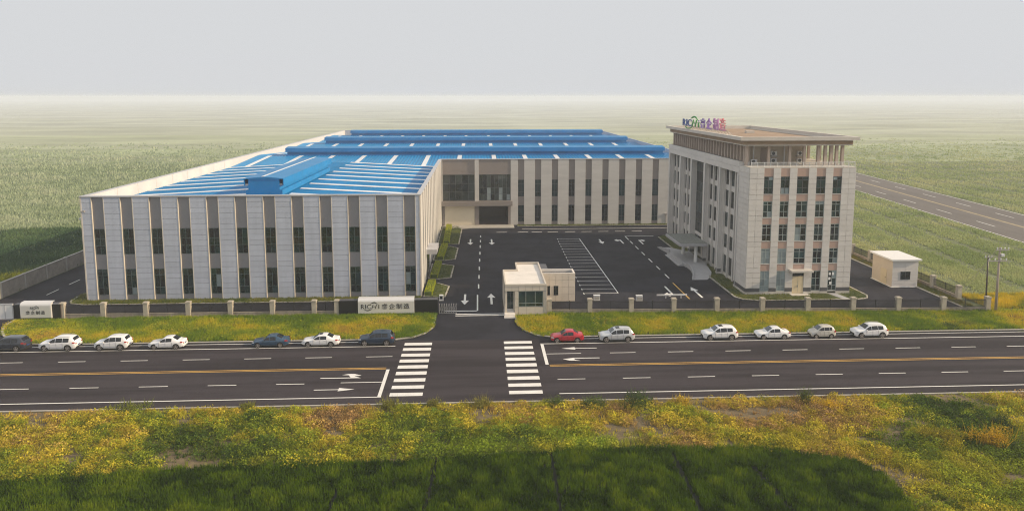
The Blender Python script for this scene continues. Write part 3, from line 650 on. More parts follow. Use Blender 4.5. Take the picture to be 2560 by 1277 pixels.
def swoosh(x0, z0, x1, z1, bulge, th, ext, matl, hook=.0):
    mb = MB(); n = 14; top = []; bot = []
    for i in range(n + 1):
        t = i / n; x = x0 + (x1 - x0) * t; z = z0 + (z1 - z0) * t + bulge * math.sin(math.pi * t ** (1.25 if hook else .85))
        w = th * math.sin(math.pi * min(1, t * .96 + .02)) ** .8
        top.append((x, z + w / 2)); bot.append((x, z - w / 2))
    k = n + 1
    for y in (0, -ext): mb.v += [(x, y, z) for x, z in top] + [(x, y, z) for x, z in bot]
    for i in range(n):
        mb.f += [(i, i + 1, k + i + 1, k + i), (2 * k + i + 1, 2 * k + i, 3 * k + i, 3 * k + i + 1), (i + 1, i, 2 * k + i, 2 * k + i + 1), (k + i, k + i + 1, 3 * k + i + 1, 3 * k + i)]
    return mesh_of('swoosh', mb.v, mb.f, matl)
def put(me, name, parent, wloc, rz=0): return piece(name, me, parent, wloc, rz)
HAN = '睿企制造'
def logo(parent, org, a, W, H, ext, ink1, ink2):         # latin mark in a W x H box at org (lower left)
    F = lambda u, z: L2W(org, a, (u, 0, z))
    put(text_mesh('R', W * .185, H, ext, ink1, .004), 'letter', parent, F(0, 0), a)
    put(text_mesh('I', W * .05, H, ext, ink1, .004), 'letter', parent, F(W * .225, 0), a)
    put(text_mesh('C', W * .22, H, ext, ink1, .004), 'letter', parent, F(W * .315, 0), a)
    put(text_mesh('H', W * .30, H, ext, ink2, .0, .30), 'letter', parent, F(W * .56, 0), a)
    put(text_mesh('I', W * .05, H * .68, ext, ink2, .004), 'letter', parent, F(W * .93, 0), a)
    put(text_mesh('I', W * .05, H * .16, ext, ink1, .004), 'letter', parent, F(W * .93, H * .80), a)
    put(swoosh(W * .48, H * 1.12, W * .90, H * 1.0, H * .38, H * .24, ext, ink2, 1), 'emblem_arc', parent, F(0, 0), a)
    put(swoosh(W * .16, -H * .10, W * .60, -H * .06, -H * .30, H * .22, ext, ink2), 'emblem_arc', parent, F(0, 0), a)

# roof sign
def flat(name, c, rough=.5): return mat(name, c, rough, var=.03)
M['sblue'] = flat('sign_blue', (.035, .075, .27)); M['sgreen'] = flat('sign_green', (.05, .28, .06))
def flare_grad(name, c0, c1):
    m = flat(name, c0); nt = m.node_tree; tc = nt.nodes.new('ShaderNodeTexCoord'); sx = nt.nodes.new('ShaderNodeSeparateXYZ'); mx = nt.nodes.new('ShaderNodeMix'); mx.data_type = 'RGBA'
    mx.inputs[6].default_value = (*c0, 1); mx.inputs[7].default_value = (*c1, 1)
    nt.links.new(tc.outputs['Generated'], sx.inputs[0]); nt.links.new(sx.outputs['Z'], mx.inputs[0]); nt.links.new(mx.outputs[2], nt.nodes['Principled BSDF'].inputs['Base Color']); return m
SG = [flare_grad('sign_violet', (.22, .13, .45), (.20, .12, .42)), flare_grad('sign_purple', (.24, .14, .46), (.33, .17, .50)), flare_grad('sign_mauve', (.30, .16, .46), (.48, .22, .46)), flare_grad('sign_pink', (.30, .16, .48), (.75, .26, .28))]  # purple turning pink: lens flare tint put into the letter colours
sg = thing('rooftop_sign', 'blue green and purple lettering standing on the office roof edge', 'sign', (40.3, 128, 23.95))
SX = 40.25
logo(sg, (SX, 140.2, 24.45), A9, 10.6, 1.28, .15, M['sblue'], M['sgreen'])
for i, (ya, yb, h) in enumerate(((128.9, 126.2, 1.75), (125.5, 122.8, 1.85), (121.9, 119.2, 1.95), (118.6, 115.7, 2.05))):
    put(text_mesh(HAN[i], ya - yb, h, .15, SG[i], .012 if i else .005), 'letter', sg, (SX, ya, 24.42), A9)
mb = MB()
for i in range(15):
    y = 115.9 + 1.7 * i; mb.cyl((SX + .1, y, 24.6), (SX + 1.5, y + .5, 23.5), .04, n=5).cyl((SX + .1, y, 24.6), (SX + 1.5, y - .6, 23.5), .04, n=5)
mb.cyl((SX + .1, 115.7, 24.4), (SX + .1, 140.2, 24.4), .05, n=6).cyl((SX + .1, 115.7, 25.3), (SX + .1, 140.2, 25.3), .04, n=6)
for i in range(15): y = 115.9 + 1.72 * i; mb.cyl((SX + .1, y, 23.95), (SX + .1, y, 25.3), .04, n=5)
mb.build('support_frame', M['metal'], sg)

# ------------------------------------------------------------------ entrance sign walls
def sign_wall(name, label, xa, xb, pa, pb, ys, two_line, side_mat='black'):
    t = thing(name, label, 'sign', ((xa + xb) / 2, ys, 0))
    MB().box(xa, xb, ys, ys + 1.0, 0, 2.05).build('granite_base', M['black'], t)
    MB().box(xa + .05, xb - .05, ys + .05, ys + .95, 2.051, 2.09).build('granite_top', M['basalt'], t)
    if side_mat != 'black': MB().box(xb + .002, xb + .03, ys + .02, ys + .98, .02, 2.03).build('granite_side', M[side_mat], t)
    prof = [(ys + .35, .22), (ys - .16, .22), (ys - .26, .32)] + [(ys - .26, z) for z in (.8, 1.4, 1.9)]
    for k in range(1, 9):
        th = math.pi / 2 * k / 8; prof.append((ys - .26 + .5 * (1 - math.cos(th)), 1.9 + .5 * math.sin(th)))
    prof += [(ys + .8, 2.42), (ys + .8, 2.36), (ys + .3, 2.34)]
    MB().profx(prof[::-1], pa, pb).build('steel_panel', M['steel'], t)
    yf = ys - .262
    if two_line:
        cx = (pa + pb) / 2; w = (pb - pa)
        logo(t, (cx - w * .16, yf, 1.55), 0, w * .28, .27, .02, M['ink'], M['ink'])
        for i in range(4): put(text_mesh(HAN[i], .52, .5, .02, M['ink'], .013 if i else .005), 'letter', t, (cx - 1.28 + .66 * i, yf, .78))
    else:
        logo(t, (pa + .42, yf, .98), 0, 2.55, .62, .02, M['ink'], M['ink'])
        for i in range(4): put(text_mesh(HAN[i], .82, .76, .02, M['ink'], .013 if i else .005), 'letter', t, (pa + 3.25 + 1.0 * i, yf, .92))
    return t
sign_wall('entrance_sign', 'long black granite sign wall with curved silver panel beside the main gate', -19.4, -5.75, -16.7, -9.0, 97.6, False)
sign_wall('entrance_sign', 'short black granite sign wall with curved silver panel at the far left gate', -63.0, -56.85, -62.0, -57.95, 97.75, True, 'brown_side')

# ------------------------------------------------------------------ fences
def fence(name, label, pts, ends=True, step=None, rail_every=.14):
    """pts: pillar positions in order"""
    t = thing(name, label, 'fence', (pts[0][0], pts[0][1], 0))
    for i, (x, y) in enumerate(pts):
        p = piece('pillar', CACHE.setdefault('pil', mesh_of('pillar', *(lambda m: (m.v, m.f))(MB().box(-.31, .31, -.31, .31, -.02, 2.0)), M['pillar'])), t, (x, y, 0), 0)
        c = bpy.data.objects.new('pillar_cap', CACHE.setdefault('cap', mesh_of('pillar_cap', *(lambda m: (m.v, m.f))(MB().box(-.37, .37, -.37, .37, 2.001, 2.10).prism([(-.3, -.3), (.3, -.3), (.3, .3), (-.3, .3)], 2.101, 2.17)), M['pillar']))); COL.objects.link(c); c.parent = p
    for (xa, ya), (xb, yb) in zip(pts[:-1], pts[1:]):
        L = math.hypot(xb - xa, yb - ya); a = math.atan2(yb - ya, xb - xa); u0, u1 = .32, L - .32
        k = ('fw', round(L, 2))
        if k not in CACHE:
            m_ = MB().box(u0, u1, -.12, .12, -.02, .52).box(u0, u1, -.16, .16, .521, .6); CACHE[k] = mesh_of('base_wall', m_.v, m_.f, M['fencewall'])
            m_ = MB().box(u0, u1, -.025, .025, .70, .75).box(u0, u1, -.025, .025, 1.58, 1.63); n = int((u1 - u0) / rail_every)
            for i in range(n + 1): x = u0 + (u1 - u0) * i / n; m_.box(x - .018, x + .018, -.018, .018, .6, 1.80)
            for f_ in (.5,): x = u0 + (u1 - u0) * f_; m_.box(x - .04, x + .04, -.04, .04, .6, 1.84)
            CACHE[k + ('r',)] = mesh_of('railing', m_.v, m_.f, M['iron'])
        piece('base_wall', CACHE[k], t, (xa, ya, 0), a); piece('railing', CACHE[k + ('r',)], t, (xa, ya, 0), a)
    return t
fence('fence', 'iron railing fence on low wall before the long grey factory wing', [(-57.0 + .2, 98.25)] + [(-51.3 + 5.7 * i, 98.15 - .03 * i) for i in range(6)] + [(-19.7, 97.95)])
xs = [9.75, 15.4, 21.2, 27.15, 33.2, 39.6, 46.0, 52.4, 58.8, 65.2, 71.5]
fence('fence', 'long iron railing fence on low wall right of the gatehouse', [(x, 97.15 - (x - 9.7) * .029) for x in xs])
fence('fence', 'side railing fence running back along the green field beside the small hut', [(71.5 - .01 * i, 95.36 + 6.1 * i) for i in range(1, 10)])
t = thing('boundary_wall', 'stained solid concrete boundary wall along the left field', 'wall', (-71.7, 98, 0))
for i in range(11):
    y = 97.2 + 5.75 * i
    MB().box(-71.85, -71.6, y + .16, y + 5.59, -.02, 2.3).build('wall_panel', M['wallpanel'], t); MB().box(-71.93, -71.55, y - .155, y + .155, -.02, 2.42).build('wall_pier', M['concrete'], t)
    MB().box(-71.9, -71.56, y + .17, y + 5.58, 2.301, 2.37).build('wall_coping', M['concrete'], t)
# gates
t = thing('sliding_gate', 'white sheet metal sliding gate at the left picture edge', 'gate', (-66.5, 97.9, 0))
MB().box(-70.5, -63.15, 97.9, 98.0, .1, 2.1).build('gate_leaf', M['white'], t); MB().box(-70.5, -63.15, 97.85, 98.05, 2.101, 2.2).build('top_rail', M['coping'], t); MB().box(-70.5, -63.15, 97.8, 98.1, 0, .09).build('bottom_rail', M['metal'], t)
for i in range(8): MB().box(-70.4 + i * 1.02, -70.34 + i * 1.02, 97.87, 97.898, .12, 2.08).build('stile', M['coping'], t)
t = thing('folding_gate', 'retracted grey folding gate between black sign wall and driveway', 'gate', (-4.6, 97.9, 0))
for i in range(8):
    x = -5.55 + .33 * i
    MB().box(x, x + .05, 97.5, 97.56, .08, 1.35).box(x, x + .05, 98.2, 98.26, .08, 1.35).box(x, x + .05, 97.56, 98.2, 1.28, 1.35).build('gate_frame', M['metal'], t)
mb = MB()
for i in range(7):
    x = -5.55 + .33 * i
    for y in (97.53, 98.23): mb.cyl((x, y, .2), (x + .33, y, 1.25), .018, n=4).cyl((x, y, 1.25), (x + .33, y, .2), .018, n=4)
mb.build('lattice', M['metal'], t)
MB().box(-5.6, -3.1, 97.85, 97.93, 0, .06).build('track', M['metal'], t)

# ------------------------------------------------------------------ gatehouse
gh = thing('gatehouse', 'small beige tiled gatehouse with flat white roof beside the driveway', 'building', (6.5, 96.65, 0))
GZ = 4.1
MB().box(3.6, 9.25, 96.75, 97.0, 3.4, GZ).build('wall', M['joint'], gh)
MB().box(4.95, 9.25, 96.76, 97.0, 0, 1.12).build('wall', M['joint'], gh)
MB().box(4.95, 5.40, 96.76, 97.0, 1.121, 3.399).build('wall', M['joint'], gh); MB().box(8.88, 9.25, 96.76, 97.0, 1.121, 3.399).build('wall', M['joint'], gh)
MB().box(9.0, 9.25, 97.01, 104.9, 0, GZ).build('wall', M['tile'], gh); MB().box(3.6, 3.85, 99.0, 105.2, 0, GZ).build('wall', M['tile'], gh)
MB().box(3.86, 8.99, 105.0, 105.2, 0, GZ).build('wall', M['tile'], gh)
MB().box(5.7, 9.2, 105.21, 109.8, 0, GZ - .1).build('rear_block', M['tile'], gh)
og = (0, 96.65, 0)
panels(gh, og, 0, 3.55, 9.3, 3.4, 4.32, 6, 1, 'tile', t=.08, gap=.03, name='wall_tile', v=.1)
panels(gh, og, 0, 4.93, 5.42, 0, 3.38, 1, 3, 'tile', t=.08, gap=.03, name='wall_tile', v=.1); panels(gh, og, 0, 8.86, 9.3, 0, 3.38, 1, 3, 'tile', t=.08, gap=.03, name='wall_tile', v=.1)
panels(gh, og, 0, 5.43, 8.85, 0, 1.1, 3, 1, 'tile', t=.08, gap=.03, name='wall_tile', v=.1)
panels(gh, (9.27, 96.6, 0), A90, 0, 6.6, 0, 4.32, 6, 4, 'tile', t=.06, gap=.03, name='wall_tile', v=0)
panels(gh, (3.58, 105.2, 0), A9, 0, 6.2, 0, 4.32, 5, 4, 'tile', t=.06, gap=.03, name='wall_tile', v=0)
window(gh, og, 0, 5.43, 1.13, 3.42, 2.24, cols=(.3, .68), rows=(.22,), t=.07, frame='frame', glasses=('gl_teal', 'gl_green'), v=.12)
# corner porch with glazed door
MB().box(3.56, 3.86, 96.8, 97.1, .4, 3.4).build('porch_column', M['tile'], gh)
window(gh, (0, 98.6, 0), 0, 3.87, .42, 1.05, 2.95, cols=(.5,), rows=(.75,), t=.06, frame='frame_dark', glasses=('gl_black', 'gl_teal'), v=0)
MB().box(4.8, 4.94, 97.01, 98.9, 0, 3.4).build('porch_wall', M['tile'], gh)
MB().box(3.45, 4.9, 95.6, 98.5, 0, .38).build('porch_platform', M['white_roof'], gh); MB().box(3.4, 4.85, 95.2, 95.59, 0, .2).build('step', M['white_roof'], gh)
mb = MB()
for y in (95.7, 96.6): mb.cyl((3.5, y, .38), (3.5, y, 1.3), .03, n=6)
mb.cyl((3.5, 95.65, 1.3), (3.5, 96.7, 1.3), .03, n=6).cyl((3.5, 95.65, .85), (3.5, 96.7, .85), .02, n=6); mb.build('handrail', M['metal'], gh)
rf = MB().box(3.66, 9.2, 96.8, 105.15, 4.05, 4.14).build('roof', M['white_roof'], gh)
MB().box(5.75, 9.15, 105.2, 109.75, 4.0, 4.09).build('rear_roof', M['white_roof'], gh)
mb = MB()
for a in ((3.55, 9.3, 96.6, 96.8), (3.55, 3.75, 96.8, 105.2), (9.1, 9.3, 96.8, 109.9), (3.75, 5.6, 105.0, 105.2), (5.6, 5.8, 105.0, 109.9), (5.8, 9.1, 109.7, 109.9)): mb.box(*a, 4.13, 4.40)
mb.build('roof_parapet', M['tile'], gh)
wg = MB().box(9.31, 14.1, 103.2, 105.9, 0, 3.75).build('side_wing', M['joint'], gh)
panels(gh, (0, 103.2, 0), 0, 9.35, 14.15, 0, 4.25, 5, 4, 'tile', t=.08, gap=.03, name='wall_tile')
panels(gh, (14.1, 103.15, 0), A90, 0, 2.75, 0, 4.25, 3, 4, 'tile', t=.06, gap=.03, name='wall_tile', v=0)
mb = MB()
for a in ((9.32, 14.1, 103.22, 103.42), (13.9, 14.1, 103.42, 105.9), (9.32, 13.9, 105.7, 105.9)): mb.box(*a, 3.76, 4.24)
mb.build('wing_parapet', M['white_roof'], gh); MB().box(9.33, 13.88, 103.43, 105.69, 3.755, 3.85).build('wing_roof', M['basalt'], gh)
MB().box(9.31, 10.4, 105.91, 109.6, 0, 4.15).build('rear_store', M['basalt'], gh)
for u in (10.98, 10.05): 
    w_ = window(gh, (0, 103.1, 0), 0, u, .95, .68 if u > 10.5 else .4, 1.42, cols=(.5,) if u > 10.5 else (), rows=(), t=.05, frame='frame_dark', glasses=('gl_black',), v=-.03)

# ------------------------------------------------------------------ transformer hut
hu = thing('utility_hut', 'small windowed hut with flat white roof in the right yard corner', 'building', (67.5, 108.5, 0))
HU0, HU1, HV0, HV1 = 65.4, 69.55, 108.5, 114.4
MB().box(HU0 + .07, HU1, HV0 + .07, HV1, 0, 4.3).build('wall', M['joint'], hu)
panels(hu, (0, HV0, 0), 0, HU0, HU1, .05, 4.3, 2, 9, 'stone', t=.07, gap=.02, name='wall_panel', v=.07)
panels(hu, (HU0, HV1, 0), A9, 0, HV1 - HV0, .05, 4.3, 1, 1, 'cream', t=.03, gap=.01, name='wall_panel', v=.07)
MB().box(HU0 - .35, HU1 + .35, HV0 - .35, HV1 + .35, 4.32, 4.55).build('roof_slab', M['white'], hu)
window(hu, (0, HV0, 0), 0, 66.7, 1.25, 1.6, 1.3, cols=(.5,), rows=(), t=.06, frame='frame_dark', glasses=('gl_black',), v=-.06)
MB().box(HU0 - .03, HU0 + .05, 110.1, 111.75, .08, 2.5).build('door', M['door'], hu)
MB().box(HU0 - .08, HU0 - .031, 110.3, 110.36, 1.1, 1.3).build('door_handle', M['frame_dark'], hu)
MB().box(HU0 - .12, HU1 + .12, HV0 - .12, HV1 + .12, 0, .049).build('footing', M['white'], hu)

# ------------------------------------------------------------------ utility poles
def wire(mb, a, b, sag, r=.012, n=10):
    a = Vector(a); b = Vector(b); pv = a
    for i in range(1, n + 1):
        t_ = i / n; q = a.lerp(b, t_); q.z -= sag * 4 * t_ * (1 - t_); mb.cyl(pv, q, r, n=4); pv = q
t = thing('utility_pole', 'tall concrete power pole with crossarms and white insulators at the fence corner', 'utility pole', (72.3, 94.7, 0))
MB().cyl((72.3, 94.7, -.1), (72.15, 94.7, 9.3), .19, .12, 12).build('pole', M['pole'], t, smooth=True)
for z, xa, xb in ((8.9, 71.6, 73.4), (7.35, 70.6, 73.2)):
    ca = MB().box(xa, xb, 94.5, 94.62, z, z + .12).build('crossarm', M['metal'], t)
    for k in range(4):
        x = xa + .1 + (xb - xa - .2) * k / 3
        MB().cyl((x, 94.56, z + .12), (x, 94.56, z + .28), .05, n=8).cyl((x, 94.56, z + .28), (x, 94.56, z + .34), .11, .09, 10).cyl((x, 94.56, z + .34), (x, 94.56, z + .44), .07, .04, 8).build('insulator', M['ceramic'], t)
MB().box(72.3, 72.75, 94.45, 94.8, 8.05, 8.4).build('switch', M['ceramic'], t)
mb = MB(); wire(mb, (73.3, 94.56, 9.1), (74.6, 93.8, 9.25), .1); wire(mb, (71.7, 94.56, 9.2), (69.9, 99.7, .1), .0, .018, 3); wire(mb, (71.0, 94.56, 7.6), (71.6, 103, .1), 0, .018, 3); wire(mb, (71.7, 94.5, 9.2), (70.7, 94.5, 7.7), .2); wire(mb, (72.9, 94.5, 9.2), (73.1, 94.5, 7.7), -.2)
mb.build('cable', M['metal'], t)
t = thing('utility_pole', 'shorter dark steel pole standing just behind the tall power pole', 'utility pole', (72.2, 96.3, 0))
MB().cyl((72.0, 96.3, -.1), (71.75, 96.3, 7.9), .12, .09, 10).build('pole', M['brown_side'], t, smooth=True)
MB().box(71.2, 72.3, 96.15, 96.25, 7.5, 7.6).build('crossarm', M['metal'], t)
for x in (71.3, 71.75, 72.2): MB().cyl((x, 96.2, 7.6), (x, 96.2, 7.85), .06, .05, 8).build('insulator', M['ceramic'], t)
MB().box(71.75, 72.2, 96.0, 96.2, .9, 1.6).build('meter_box', M['iron'], t)
# small boxes in the yard
for (x, y, lab) in ((17.45, 103.4, 'small white cabinet behind the fence nearest the gatehouse'), (23.7, 102.9, 'small white cabinet behind the fence below the parking bays')):
    t = thing('electric_cabinet', lab, 'cabinet', (x, y, 0)); MB().box(x - .45, x + .45, y - .2, y + .2, .06, .78).build('case', M['white'], t); MB().box(x - .38, x + .38, y - .215, y - .2, .14, .62).build('cabinet_door', M['concrete'], t); MB().box(x - .5, x + .5, y - .25, y + .25, 0, .059).build('plinth', M['concrete'], t); MB().box(x - .5, x + .5, y - .25, y + .25, .781, .83).build('lid', M['white'], t)
t = thing('barrier_rail', 'low white barrier rail at the yard exit behind the fence', 'barrier', (29, 104.0, 0))
MB().box(26.6, 31.2, 103.96, 104.04, .42, .62).build('rail', M['white'], t)
for x in (28.0, 30.3): MB().box(x - .05, x + .05, 103.97, 104.03, 0, .42).build('post', M['white'], t)
t = thing('gate_control_box', 'little white control box beside the planting bed by the gate', 'box', (-5.6, 104.3, 0))
MB().box(-5.9, -5.3, 104.1, 104.5, .1, .9).build('case', M['white'], t); MB().box(-5.8, -5.4, 104.08, 104.099, .3, .75).build('screen', M['gl_black'], t); MB().box(-5.95, -5.25, 104.05, 104.55, 0, .1).build('plinth', M['concrete'], t)

# ------------------------------------------------------------------ cars
def paintmat(name, c, metal=.0): return mat(name, c, .32, metal=metal, var=.02, scale=.5, spec=.5, coat=.7)
M['car_white'] = paintmat('white_car_paint', (.82, .82, .82)); M['car_silver'] = paintmat('silver_car_paint', (.60, .62, .64), .25)
M['car_red'] = paintmat('red_car_paint', (.42, .010, .022)); M['car_blue'] = paintmat('slate_blue_car_paint', (.030, .075, .135), .2)
M['car_navy'] = paintmat('dark_navy_car_paint', (.020, .042, .080), .2); M['car_grey'] = paintmat('dark_grey_car_paint', (.035, .043, .060), .2)
M['car_beige'] = paintmat('pale_beige_car_paint', (.56, .54, .48))
M['tyre'] = mat('tyre_rubber', (.015, .014, .014), .85, var=.1); M['rim'] = mat('alloy_rim', (.50, .46, .42), .35, metal=.6, var=.03)
M['car_glass'] = mat('car_glass', (.012, .014, .018), .06, var=.1, spec=.6); M['car_shield'] = mat('windscreen_glass', (.06, .075, .08), .06, var=.1, spec=.7)
M['trim'] = mat('black_plastic_trim', (.018, .018, .019), .6, var=.1); M['lamp'] = mat('headlamp_glass', (.62, .63, .64), .15, var=.02)
M['tail'] = mat('tail_lamp', (.36, .015, .012), .2, var=.02); M['plate'] = mat('number_plate', (.03, .06, .22), .4, var=0)
def interp(tab, t):
    for (a, va), (b, vb) in zip(tab[:-1], tab[1:]):
        if t <= b:
            s = (t - a) / (b - a) if b > a else 0; return va + (vb - va) * s
    return tab[-1][1]
def sm(tab, t, r=.02): return (interp(tab, max(0, t - r)) + 2 * interp(tab, t) + interp(tab, min(1, t + r))) / 4
KIND = {
 'sedan': dict(H=1.44, top=[(0, .50), (.012, .66), (.06, .81), (.25, .94), (.30, .97), (.44, 1.36), (.52, 1.43), (.62, 1.44), (.70, 1.39), (.85, 1.06), (.90, 1.02), (.965, 1.0), (.985, .9), (1, .7)], belt=[(0, .74), (.3, .85), (.8, .91), (1, .93)], ws=(.30, .45), rw=(.70, .845), side=((.335, .50), (.515, .68), ), tail=(.79, .95), W=.89, r=.325, suv=False),
 'suv': dict(H=1.68, top=[(0, .55), (.012, .80), (.06, .99), (.24, 1.10), (.28, 1.13), (.40, 1.54), (.48, 1.65), (.62, 1.68), (.82, 1.64), (.90, 1.58), (.965, 1.16), (.985, 1.05), (1, .8)], belt=[(0, .86), (.28, .98), (.9, 1.07), (1, 1.06)], ws=(.285, .41), rw=(.905, .965), side=((.31, .47), (.485, .66), (.675, .83)), tail=(.93, 1.1), W=.92, r=.37, suv=True),
 'van': dict(H=1.54, top=[(0, .5), (.015, .72), (.08, .90), (.20, 1.0), (.23, 1.04), (.40, 1.46), (.5, 1.53), (.8, 1.52), (.9, 1.44), (.975, 1.05), (1, .75)], belt=[(0, .8), (.25, .95), (.9, 1.02), (1, 1.0)], ws=(.235, .40), rw=(.90, .97), side=((.28, .50), (.52, .71), (.73, .83)), tail=(.8, 1.05), W=.80, r=.29, suv=False)}
def make_car(kind, L, paint, label, cx, cy, arch_trim, rails=False, sunroof=False):
    K = KIND[kind]; W = K['W']
    t0 = thing('parked_car', label, 'car', (cx, cy, 0), 'cars parked along the kerb')
    WT = [(0, .70), (.025, .80), (.10, .93), (.22, .99), (.5, 1.0), (.8, .995), (.93, .94), (.985, .86), (1, .78)]
    ztop = lambda t: sm(K['top'], t, .012); belt = lambda t: sm(K['belt'], t)
    w_ = lambda t: W * sm(WT, t, .02)
    zb = lambda t: interp([(0, .30), (.05, .22), (.93, .22), (1, .34)], t)
    kk = lambda t: max(0, min(1, (ztop(t) - belt(t)) / (K['H'] - belt(t))))
    wr = lambda t: w_(t) * (.86 * (1 - kk(t)) + .69 * kk(t))
    def sec(t):
        w = w_(t); b = zb(t); zt = ztop(t); be = min(belt(t), zt - .05); r_ = wr(t)
        return [(0, b), (w * .82, b), (w * .97, b + .09), (w, b + (be - b) * .45), (w * .985, b + (be - b) * .8), (w * .955, be), (r_ + .02, max(be + .01, zt - .08)), (r_ * .88, zt - .022), (r_ * .45, zt), (0, zt + .008)]
    n = 46; ts = [.5 - .5 * math.cos(math.pi * i / (n - 1)) * (1) for i in range(n)]
    mb = MB(); S = [sec(t) for t in ts]; m = len(S[0]); ring = 2 * m - 2
    for t, s in zip(ts, S):
        x = -L / 2 + L * t
        full = s + [(-y, z) for y, z in s[-2:0:-1]]
        mb.v += [(x, y, z) for y, z in full]
    for i in range(n - 1):
        for j in range(ring):
            a = i * ring + j; b = i * ring + (j + 1) % ring
            mb.f.append((a, a + ring, b + ring, b))
    mb.f.append(tuple(range(ring))); mb.f.append(tuple((n - 1) * ring + ring - 1 - j for j in range(ring)))
    body = mb.build('body', M[paint], t0, smooth=True, local=True)
    X = lambda t: -L / 2 + L * t
    def patch(name, mt, ta, tb, f, nv=2, nu=8):
        q = MB()
        for i in range(nu + 1):
            t = ta + (tb - ta) * i / nu
            for p in f(t): q.v.append((X(t), p[0], p[1]))
        k = len(f(ta))
        for i in range(nu):
            for j in range(k - 1): q.f.append((i * k + j, i * k + j + 1, (i + 1) * k + j + 1, (i + 1) * k + j))
        o = q.build(name, M[mt], t0, local=True)
        return o
    def strip_side(s, va, vb, off=.012):
        def f(t):
            zt = ztop(t); be = belt(t) + .02; r_ = wr(t) + .02; hi = zt - .08
            out = []
            for v in (va, vb):
                y = w_(t) * .955 * (1 - v) + r_ * v; z = be + max(.004, hi - be) * v
                out.append((s * (y + off), z))
            return out if s < 0 else out[::-1]
        return f
    for s in (-1, 1):
        for a, b in K['side']: patch('side_window', 'car_glass', a, b, strip_side(s, .06, .90))
    patch('windscreen', 'car_shield', K['ws'][0] + .012, K['ws'][1], lambda t: [(y, ztop(t) + .016 - abs(y) * .03) for y in (-wr(t) * .86, -wr(t) * .4, 0, wr(t) * .4, wr(t) * .86)][::-1])
    patch('rear_window', 'car_glass', K['rw'][0], K['rw'][1] - .008, lambda t: [(y, ztop(t) + .016 - abs(y) * .03) for y in (-wr(t) * .82, -wr(t) * .4, 0, wr(t) * .4, wr(t) * .82)][::-1])
    if sunroof: patch('sunroof', 'car_glass', .47, .56 if not K['suv'] else .58, lambda t: [(y, ztop(t) + .016) for y in (-.36, 0, .36)][::-1])
    for s in (-1, 1):
        f = lambda t, s=s: [(s * (w_(t) * 1.0 + .01), .60 if not K['suv'] else .74), (s * (w_(t) * .965 + .012), .72 if not K['suv'] else .88)][::(1 if s < 0 else -1)]
        patch('headlight', 'lamp', .008, .085, f, nu=4)
        za, zc = K['tail']
        f = lambda t, s=s: [(s * (w_(t) + .012), za), (s * (w_(t) * .965 + .014), zc)][::(1 if s < 0 else -1)]
        patch('tail_light', 'tail', .925, .988, f, nu=4)
    xr = L / 2
    q = MB()
    for s in (-1, 1): q.box(xr - .02, xr + .012, *sorted((s * W * .55, s * W * .76)), K['tail'][0] - .12, K['tail'][0] + .02)
    q.build('tail_light', M['tail'], t0, local=True)
    MB().box(xr - .02, xr + .015, -.24, .24, .56, .70).build('number_plate', M['plate'], t0, local=True)
    MB().box(xr - .05, xr + .02, -W * .74, W * .74, .30, .50).build('rear_bumper', M['trim' if K['suv'] else paint], t0, local=True)
    MB().box(-xr - .012, -xr + .03, -W * .55, W * .55, .32, .5 if not K['suv'] else .58).build('grille', M['trim'], t0, local=True)
    r = K['r']
    for t in (.185, .80):
        for s in (-1, 1):
            yo = s * (w_(t) + .012); yi = s * (w_(t) - .22)
            MB().cyl((X(t), yi, r + .02), (X(t), s * (w_(t) + .003), r + .02), r * 1.17, n=22).build('wheel_arch', M['trim'] if arch_trim else M['tyre'], t0, local=True)
            wh = MB().cyl((X(t), s * (w_(t) - .2), r), (X(t), yo, r), r, n=24).build('wheel', M['tyre'], t0, local=True)
            q = MB(); y1 = yo + s * .004
            q.cyl((X(t), yo - s * .02, r), (X(t), y1, r), r * .30, n=12)
            for k in range(5):
                an = 2 * math.pi * k / 5 + .3; dx, dz = math.cos(an), math.sin(an); px, pz = -dz * r * .11, dx * r * .11
                a_ = [(X(t) + dx * r * .2 + px, r + dz * r * .2 + pz), (X(t) + dx * r * .70 + px * 1.4, r + dz * r * .70 + pz * 1.4), (X(t) + dx * r * .70 - px * 1.4, r + dz * r * .70 - pz * 1.4), (X(t) + dx * r * .2 - px, r + dz * r * .2 - pz)]
                q.poly([(u, y1 + s * .002, z) for u, z in (a_ if s < 0 else a_[::-1])])
            nn = 24
            for k in range(nn):
                a0, a1 = 2 * math.pi * k / nn, 2 * math.pi * (k + 1) / nn
                p = [(X(t) + math.cos(a) * r * f_, y1 + s * .001, r + math.sin(a) * r * f_) for a, f_ in ((a0, .62), (a1, .62), (a1, .72), (a0, .72))]
                q.poly(p if s > 0 else p[::-1])
            q.build('rim', M['rim'], wh, local=True)
    for s in (-1, 1):
        tm = K['side'][0][0] + .015; y = s * (w_(tm) * .955)
        MB().box(X(tm) - .07, X(tm) + .07, *sorted((y, y + s * .2)), belt(tm) + .0, belt(tm) + .13).build('mirror', M[paint], t0, local=True)
        for td in (.47, .64): MB().box(X(td) - .08, X(td) + .08, *sorted((s * (w_(td) * .985), s * (w_(td) + .02))), belt(td) - .11, belt(td) - .075).build('door_handle', M[paint], t0, local=True)
        for td in (.325, .505, .69 if kind != 'suv' else .67): MB().box(X(td) - .006, X(td) + .006, *sorted((s * (w_(td) * .98), s * (w_(td) + .004))), .36, belt(td) - .02).build('door_seam', M['trim'], t0, local=True)
        if arch_trim: MB().box(X(.27), X(.72), *sorted((s * (W * .93), s * (W + .008))), .24, .36).build('side_skirt', M['trim'], t0, local=True)
        if rails: MB().cyl((X(.45), s * wr(.5) * .93, K['H'] + .03), (X(.84), s * wr(.8) * .93, K['H'] + .0), .022, n=6).build('roof_rail', M['trim' if paint != 'car_white' else 'metal'], t0, local=True)
